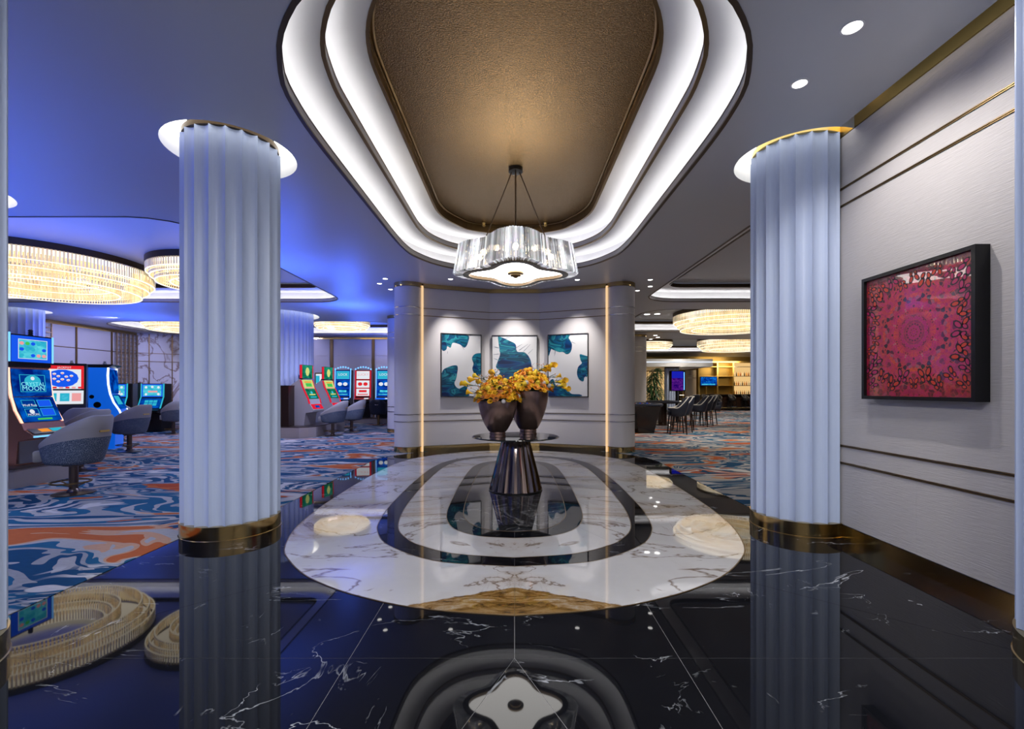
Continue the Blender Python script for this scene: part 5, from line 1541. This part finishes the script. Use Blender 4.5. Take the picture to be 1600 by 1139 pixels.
def gaming_chair(label):
    r = thing('gaming_chair', label, 'chair', (0, 0, 0), 0, 'navy chairs at the gaming tables')
    tub(r, 0.56, 0.74, 0.82, 1.16, 0.56, 0.56, 'navy', 'navy', s0=0.2, s1=0.38)
    mb = MB(); U = []
    for i in range(41):
        phi = -1+2*i/40; ab = abs(phi); t = max(0, min(1, (ab-0.2)/0.38)); t = 0.5*t+0.5*t*t*(3-2*t)
        c = shell_loop(phi, 0.53, 0.53); U.append(Vector((c.x, c.y+0.10*(1-t), 1.16+(0.82-1.16)*t+0.008)))
    for p, q in zip(U, U[1:]): mb.tube(p, q, 0.012, n=5, cap=False)
    mb.build('piping', 'cream', r)
    for sx in (-1, 1):
        for sy in (-1, 1):
            MB().tube((sx*0.21, sy*0.20, 0.57), (sx*0.25, sy*0.25, 0.0), 0.026, 0.017, 8).build('leg', 'wood', r)
    for sy in (-1, 1): MB().tube((-0.232, sy*0.228, 0.25), (0.232, sy*0.228, 0.25), 0.012, n=6).build('stretcher', 'wood', r)
    MB().box(-0.05, 0.33, 0.93, 0.05, 0.345, 0.95).build('handle', 'steel', r)
    return r
g0 = gaming_chair('navy gaming chair nearest us, side on to the walnut table')
g0.location = (5.14, 14.75, 0.004); g0.rotation_euler = (0, 0, face(-1, 0.15))
for x, y, rz, lb in ((5.55, 15.45, face(-1, 0), 'navy gaming chair second from us behind the nearest one'), (5.85, 16.15, face(-1, -0.1), 'navy gaming chair third from us in the first row'),
                     (6.95, 17.6, face(-1, 0.1), 'navy gaming chair with pale rim, front one of the second row'), (7.4, 18.2, face(-1, 0), 'navy gaming chair, middle one of the second row'),
                     (7.8, 18.8, face(-1, -0.1), 'navy gaming chair, rear one of the second row'), (7.9, 20.7, face(-0.2, 1), 'navy gaming chair with its back to us beyond the second row')):
    clone(g0, lb, (x, y, 0.004), rz)
g2 = thing('gaming_table', 'second gaming table beyond the navy chairs', 'table', (5.9, 18.6, 0.004))
MB().prism(e, 0.86, 0.92).build('tabletop', 'wood', g2)
ring_profile(MB(), e, [(-0.10, 0.895), (-0.02, 0.875), (0.02, 0.895), (0.02, 0.935), (-0.03, 0.955), (-0.09, 0.945)]).build('rail', 'navy', g2)
MB().lathe([(0.5, 0), (0.45, 0.03), (0.18, 0.1), (0.16, 0.86)], 24).build('table_base', 'wood', g2)

# potted plant
pp = thing('potted_plant', 'tall bushy plant with drooping leaves in the lounge', 'plant', (7.05, 23.4, 0.004))
autosmooth(MB().lathe([(0.20, 0), (0.30, 0.55), (0.32, 0.56), (0.29, 0.56), (0.27, 0.50), (0.01, 0.50)], 24).build('pot', 'black_matte', pp))
mb = MB()
for k in range(5): mb.tube((0.05*math.cos(k*1.3), 0.05*math.sin(k*1.3), 0.5), (0.18*math.cos(k*1.3), 0.18*math.sin(k*1.3), 1.4+0.16*k), 0.025, 0.018, 6)
mb.build('stem', 'stem', pp)
mb = MB(); rnd = random.Random(12)
for k in range(420):
    h = rnd.uniform(0.75, 2.42); a = rnd.uniform(0, 2*PI); c = Vector((0.10*math.cos(a)*rnd.random()+0.12*math.sin(h*3), 0.10*math.sin(a), h))
    Ln = rnd.uniform(0.35, 0.62)*(1.15-0.25*abs(h-1.4)); d = Vector((math.cos(a), math.sin(a), 0)); s = Vector((-d.y, d.x, 0))*0.028
    pts = [c+d*Ln*t+Vector((0, 0, 0.30*t-0.75*Ln*t*t*1.5)) for t in (0, .35, .7, 1)]
    mb.add([pts[0]-s*.5, pts[0]+s*.5, pts[1]-s, pts[1]+s, pts[2]-s*.8, pts[2]+s*.8, pts[3]], [(0, 1, 3, 2), (2, 3, 5, 4), (4, 5, 6)])
o = mb.build('foliage', 'leaf', pp); o['kind'] = 'stuff'

# display stand
ds = thing('display_stand', 'double sided violet city display on a black post in the lounge', 'display', (6.95, 19.95, 0.004))
MB().box(-0.28, -0.12, 1.33, 0.32, 0.14, 2.20).build('screen_housing', 'black', ds)
MB().box(-0.26, -0.13, 1.36, 0.22, -0.12, 2.17).build('screen', 's_purple', ds)
MB().box(-0.26, -0.134, 1.88, 0.22, -0.13, 2.17).build('screen_sky', 's_sky', ds)
for i in range(14):
    q = rnd.uniform(-0.24, 0.18); h = rnd.uniform(0.02, 0.10)
    MB().box(q, -0.135, 1.70, q+0.03, -0.131, 1.80+h).build('skyline_bar', 's_purple', ds)
MB().box(0.25, -0.132, 1.38, 0.28, -0.12, 2.14).build('edge_light', 'strip_blue', ds)
MB().box(0.32, -0.10, 1.38, 0.327, 0.10, 2.14).build('edge_light', 'strip_blue', ds)
MB().box(-0.05, -0.04, 0.02, 0.03, 0.04, 1.33).build('post', 'black', ds)
MB().box(0.06, -0.03, 0.02, 0.10, 0.03, 1.33).build('post', 'black', ds)
MB().box(-0.3, -0.25, 0.0, 0.3, 0.25, 0.025).build('foot', 'black', ds)

# distant lounge: bulkhead, fluted column, pillar
struct(MB().box(5.6, 28.2, 2.78, 12.0, 34.5, 3.25).build('bulkhead_ceiling', 'ceiling'))
mb = MB().box(5.6, 28.18, 3.02, 12.0, 28.2, 3.10); mb.build('trim_3', 's_white')['kind'] = 'structure'
fluted_column((9.85, 29.2), 0.45, 'distant white fluted column behind the violet display', ztop=2.72, cap='bronze')
pr = thing('pillar', 'smooth taupe pillar beside the bar shelves', 'column', (12.6, 33.4, 0)); pr['kind'] = 'structure'
autosmooth(MB().lathe([(0.40, 0), (0.40, 2.78)], 32).build('pillar_shaft', 'taupe', pr))
MB().lathe([(0.41, 2.2), (0.41, 2.23)], 32).build('trim', 'steel', pr); MB().lathe([(0.41, 2.35), (0.41, 2.38)], 32).build('trim', 'steel', pr)
# glowing tiered shelf tower
tw = thing('shelf_tower', 'lit tiered glass shelf tower between column and pillar', 'shelf', (11.6, 32.6, 0.004))
MB().box(-0.22, -0.04, 0.3, -0.19, 0.04, 2.9).build('upright', 'bright_brass', tw); MB().box(0.19, -0.04, 0.3, 0.22, 0.04, 2.6).build('upright', 'bright_brass', tw)
for k in range(11): MB().box(-0.22, -0.12, 0.35+0.21*k, 0.22, 0.12, 0.385+0.21*k).build('shelf', 'rod_led' if k % 2 else 'steel', tw)
MB().lathe([(0.10, 2.62), (0.06, 2.8), (0.02, 3.0)], 12).build('finial', 'bright_brass', tw)

# back bar
bb = thing('back_bar', 'gold framed bar shelving with three bays along the lounge wall', 'shelf', (13.2, 33.6, 0.004))
W3 = [0.0, 1.32, 2.45, 4.6]
for x in W3: MB().box(x-0.05, -0.28, 0.0, x+0.05, 0.25, 3.3).build('upright', 'bright_brass', bb)
MB().box(-0.05, -0.28, 3.3, 4.65, 0.25, 3.42).build('cornice', 'bright_brass', bb)
MB().box(0, 0.2, 0.3, 2.45, 0.24, 3.3).build('back_panel', 'gold_panel', bb)
MB().box(2.45, 0.2, 0.3, 4.6, 0.24, 3.3).build('backlight', 'amber', bb)
for z in (1.0, 1.65, 2.32, 3.0):
    for k, (x0, x1) in enumerate(zip(W3, W3[1:])):
        if z == 1.65 and k == 0: continue
        MB().box(x0+0.05, -0.26, z, x1-0.05, 0.2, z+0.035).build('shelf', 'bright_brass' if k < 2 else 'steel', bb)
MB().box(0.60, -0.02, 0.3, 0.66, 0.2, 1.6).build('mullion', 'bright_brass', bb)
MB().box(0.05, -0.26, 0.95, 4.6, 0.2, 1.0).build('counter', 'black', bb)
rnd = random.Random(2)
bm_ = MB().lathe([(0.04, 0), (0.04, 0.17), (0.016, 0.22), (0.016, 0.29)], 10).mesh('bottle')
bms = []
for c in ((0.5, 0.2, 0.03), (0.05, 0.03, 0.02), (0.55, 0.5, 0.45), (0.3, 0.08, 0.02)):
    m2 = bm_.copy(); m2.materials.append(pmat('bottle_glass', c, 0.1)); bms.append(m2)
ORD = 'first second third fourth fifth sixth seventh eighth ninth tenth eleventh twelfth thirteenth'.split()
tn = ['amber', 'dark', 'clear', 'red brown']
for zi, (z, nm) in enumerate(((1.033, 'counter'), (1.685, 'lower glass'), (2.355, 'upper glass'))):
    for i in range(13):
        k = (i*3+zi) % 4
        o = link('bottle', bms[k], None, None, (13.2+2.62+0.145*i, 33.52, z+0.005))
        tag(o, 'small %s bottle, %s from the television side, %s bar shelf' % (tn[k], ORD[i], nm), 'bottle', 'bottles on the %s shelf' % nm)
tv = thing('television', 'wide blue television hung in the left bay of the bar shelving', 'television', (13.86, 33.28, 1.98))
MB().box(-0.60, -0.03, -0.32, 0.60, 0.03, 0.34).build('housing', 'black', tv)
MB().box(-0.57, -0.036, -0.29, 0.57, -0.03, 0.31).build('screen', 's_blue', tv)
MB().box(-0.50, -0.04, -0.26, 0.45, -0.036, -0.18).build('caption_bar', 's_cyan', tv)
for i in range(7): MB().ball((-0.45+0.15*i, -0.036, rnd.uniform(-0.05, 0.25)), 0.02, 6, 4).build('spark', 's_cyan', tv)
MB().box(-0.1, 0.03, -0.1, 0.1, 0.08, 0.1).build('bracket', 'black', tv)

ct = thing('bar_counter', 'long dark bar counter in front of the back bar', 'bar', (12.6, 31.2, 0.004))
MB().box(0.0, -0.3, 1.02, 4.6, 0.35, 1.08).build('worktop', 'black', ct)
MB().box(0.1, -0.15, 0.0, 4.5, 0.3, 1.02).build('counter_front', 'wood', ct)
MB().tube((0.1, -0.32, 0.18), (4.5, -0.32, 0.18), 0.025).build('foot_rail', 'bright_brass', ct)
def bar_stool(label, loc):
    r = thing('bar_stool', label, 'stool', loc, 0, 'black bar stools')
    tub(r, 0.66, 0.76, 0.84, 1.08, 0.46, 0.46, 'black_matte', 'black_matte', nphi=24)
    for sx in (-1, 1):
        for sy in (-1, 1): MB().tube((sx*0.16, sy*0.16, 0.67), (sx*0.22, sy*0.22, 0), 0.018, 0.012, 6).build('leg', 'black', r)
    for sy in (-1, 1): MB().tube((-0.2, sy*0.2, 0.26), (0.2, sy*0.2, 0.26), 0.01, n=6).build('stretcher', 'steel', r)
    return r
b0 = bar_stool('black bar stool at the counter end nearest the pillar', (12.5, 30.55, 0.004))
for i, lb in enumerate(('second black bar stool from the pillar end of the counter', 'third black bar stool from the pillar end of the counter', 'black bar stool nearest the right fluted column')):
    clone(b0, lb, (13.35+0.9*i, 30.5, 0.004), 0.1*i)

st_ = thing('side_table', 'small cube side table with brass frame in front of the bar', 'table', (11.75, 28.6, 0.004))
for sx in (-1, 1):
    for sy in (-1, 1): MB().box(sx*0.28-0.015, sy*0.25-0.015, 0, sx*0.28+0.015, sy*0.25+0.015, 0.55).build('leg', 'bright_brass', st_)
MB().box(-0.3, -0.27, 0.55, 0.3, 0.27, 0.585).build('tabletop', 'cream', st_)
for i, (x, lb) in enumerate(((10.95, 'dark teal lounge armchair left of the brass side table'), (12.6, 'dark teal lounge armchair right of the brass side table'))):
    r = thing('armchair', lb, 'chair', (x, 29.3, 0.004), 0.2-0.4*i)
    tub(r, 0.12, 0.42, 0.62, 0.82, 0.8, 0.78, 'navy', 'navy')
    for sx in (-1, 1):
        for sy in (-1, 1): MB().tube((sx*0.22, sy*0.22, 0.14), (sx*0.24, sy*0.24, 0), 0.02, n=6).build('leg', 'black', r)
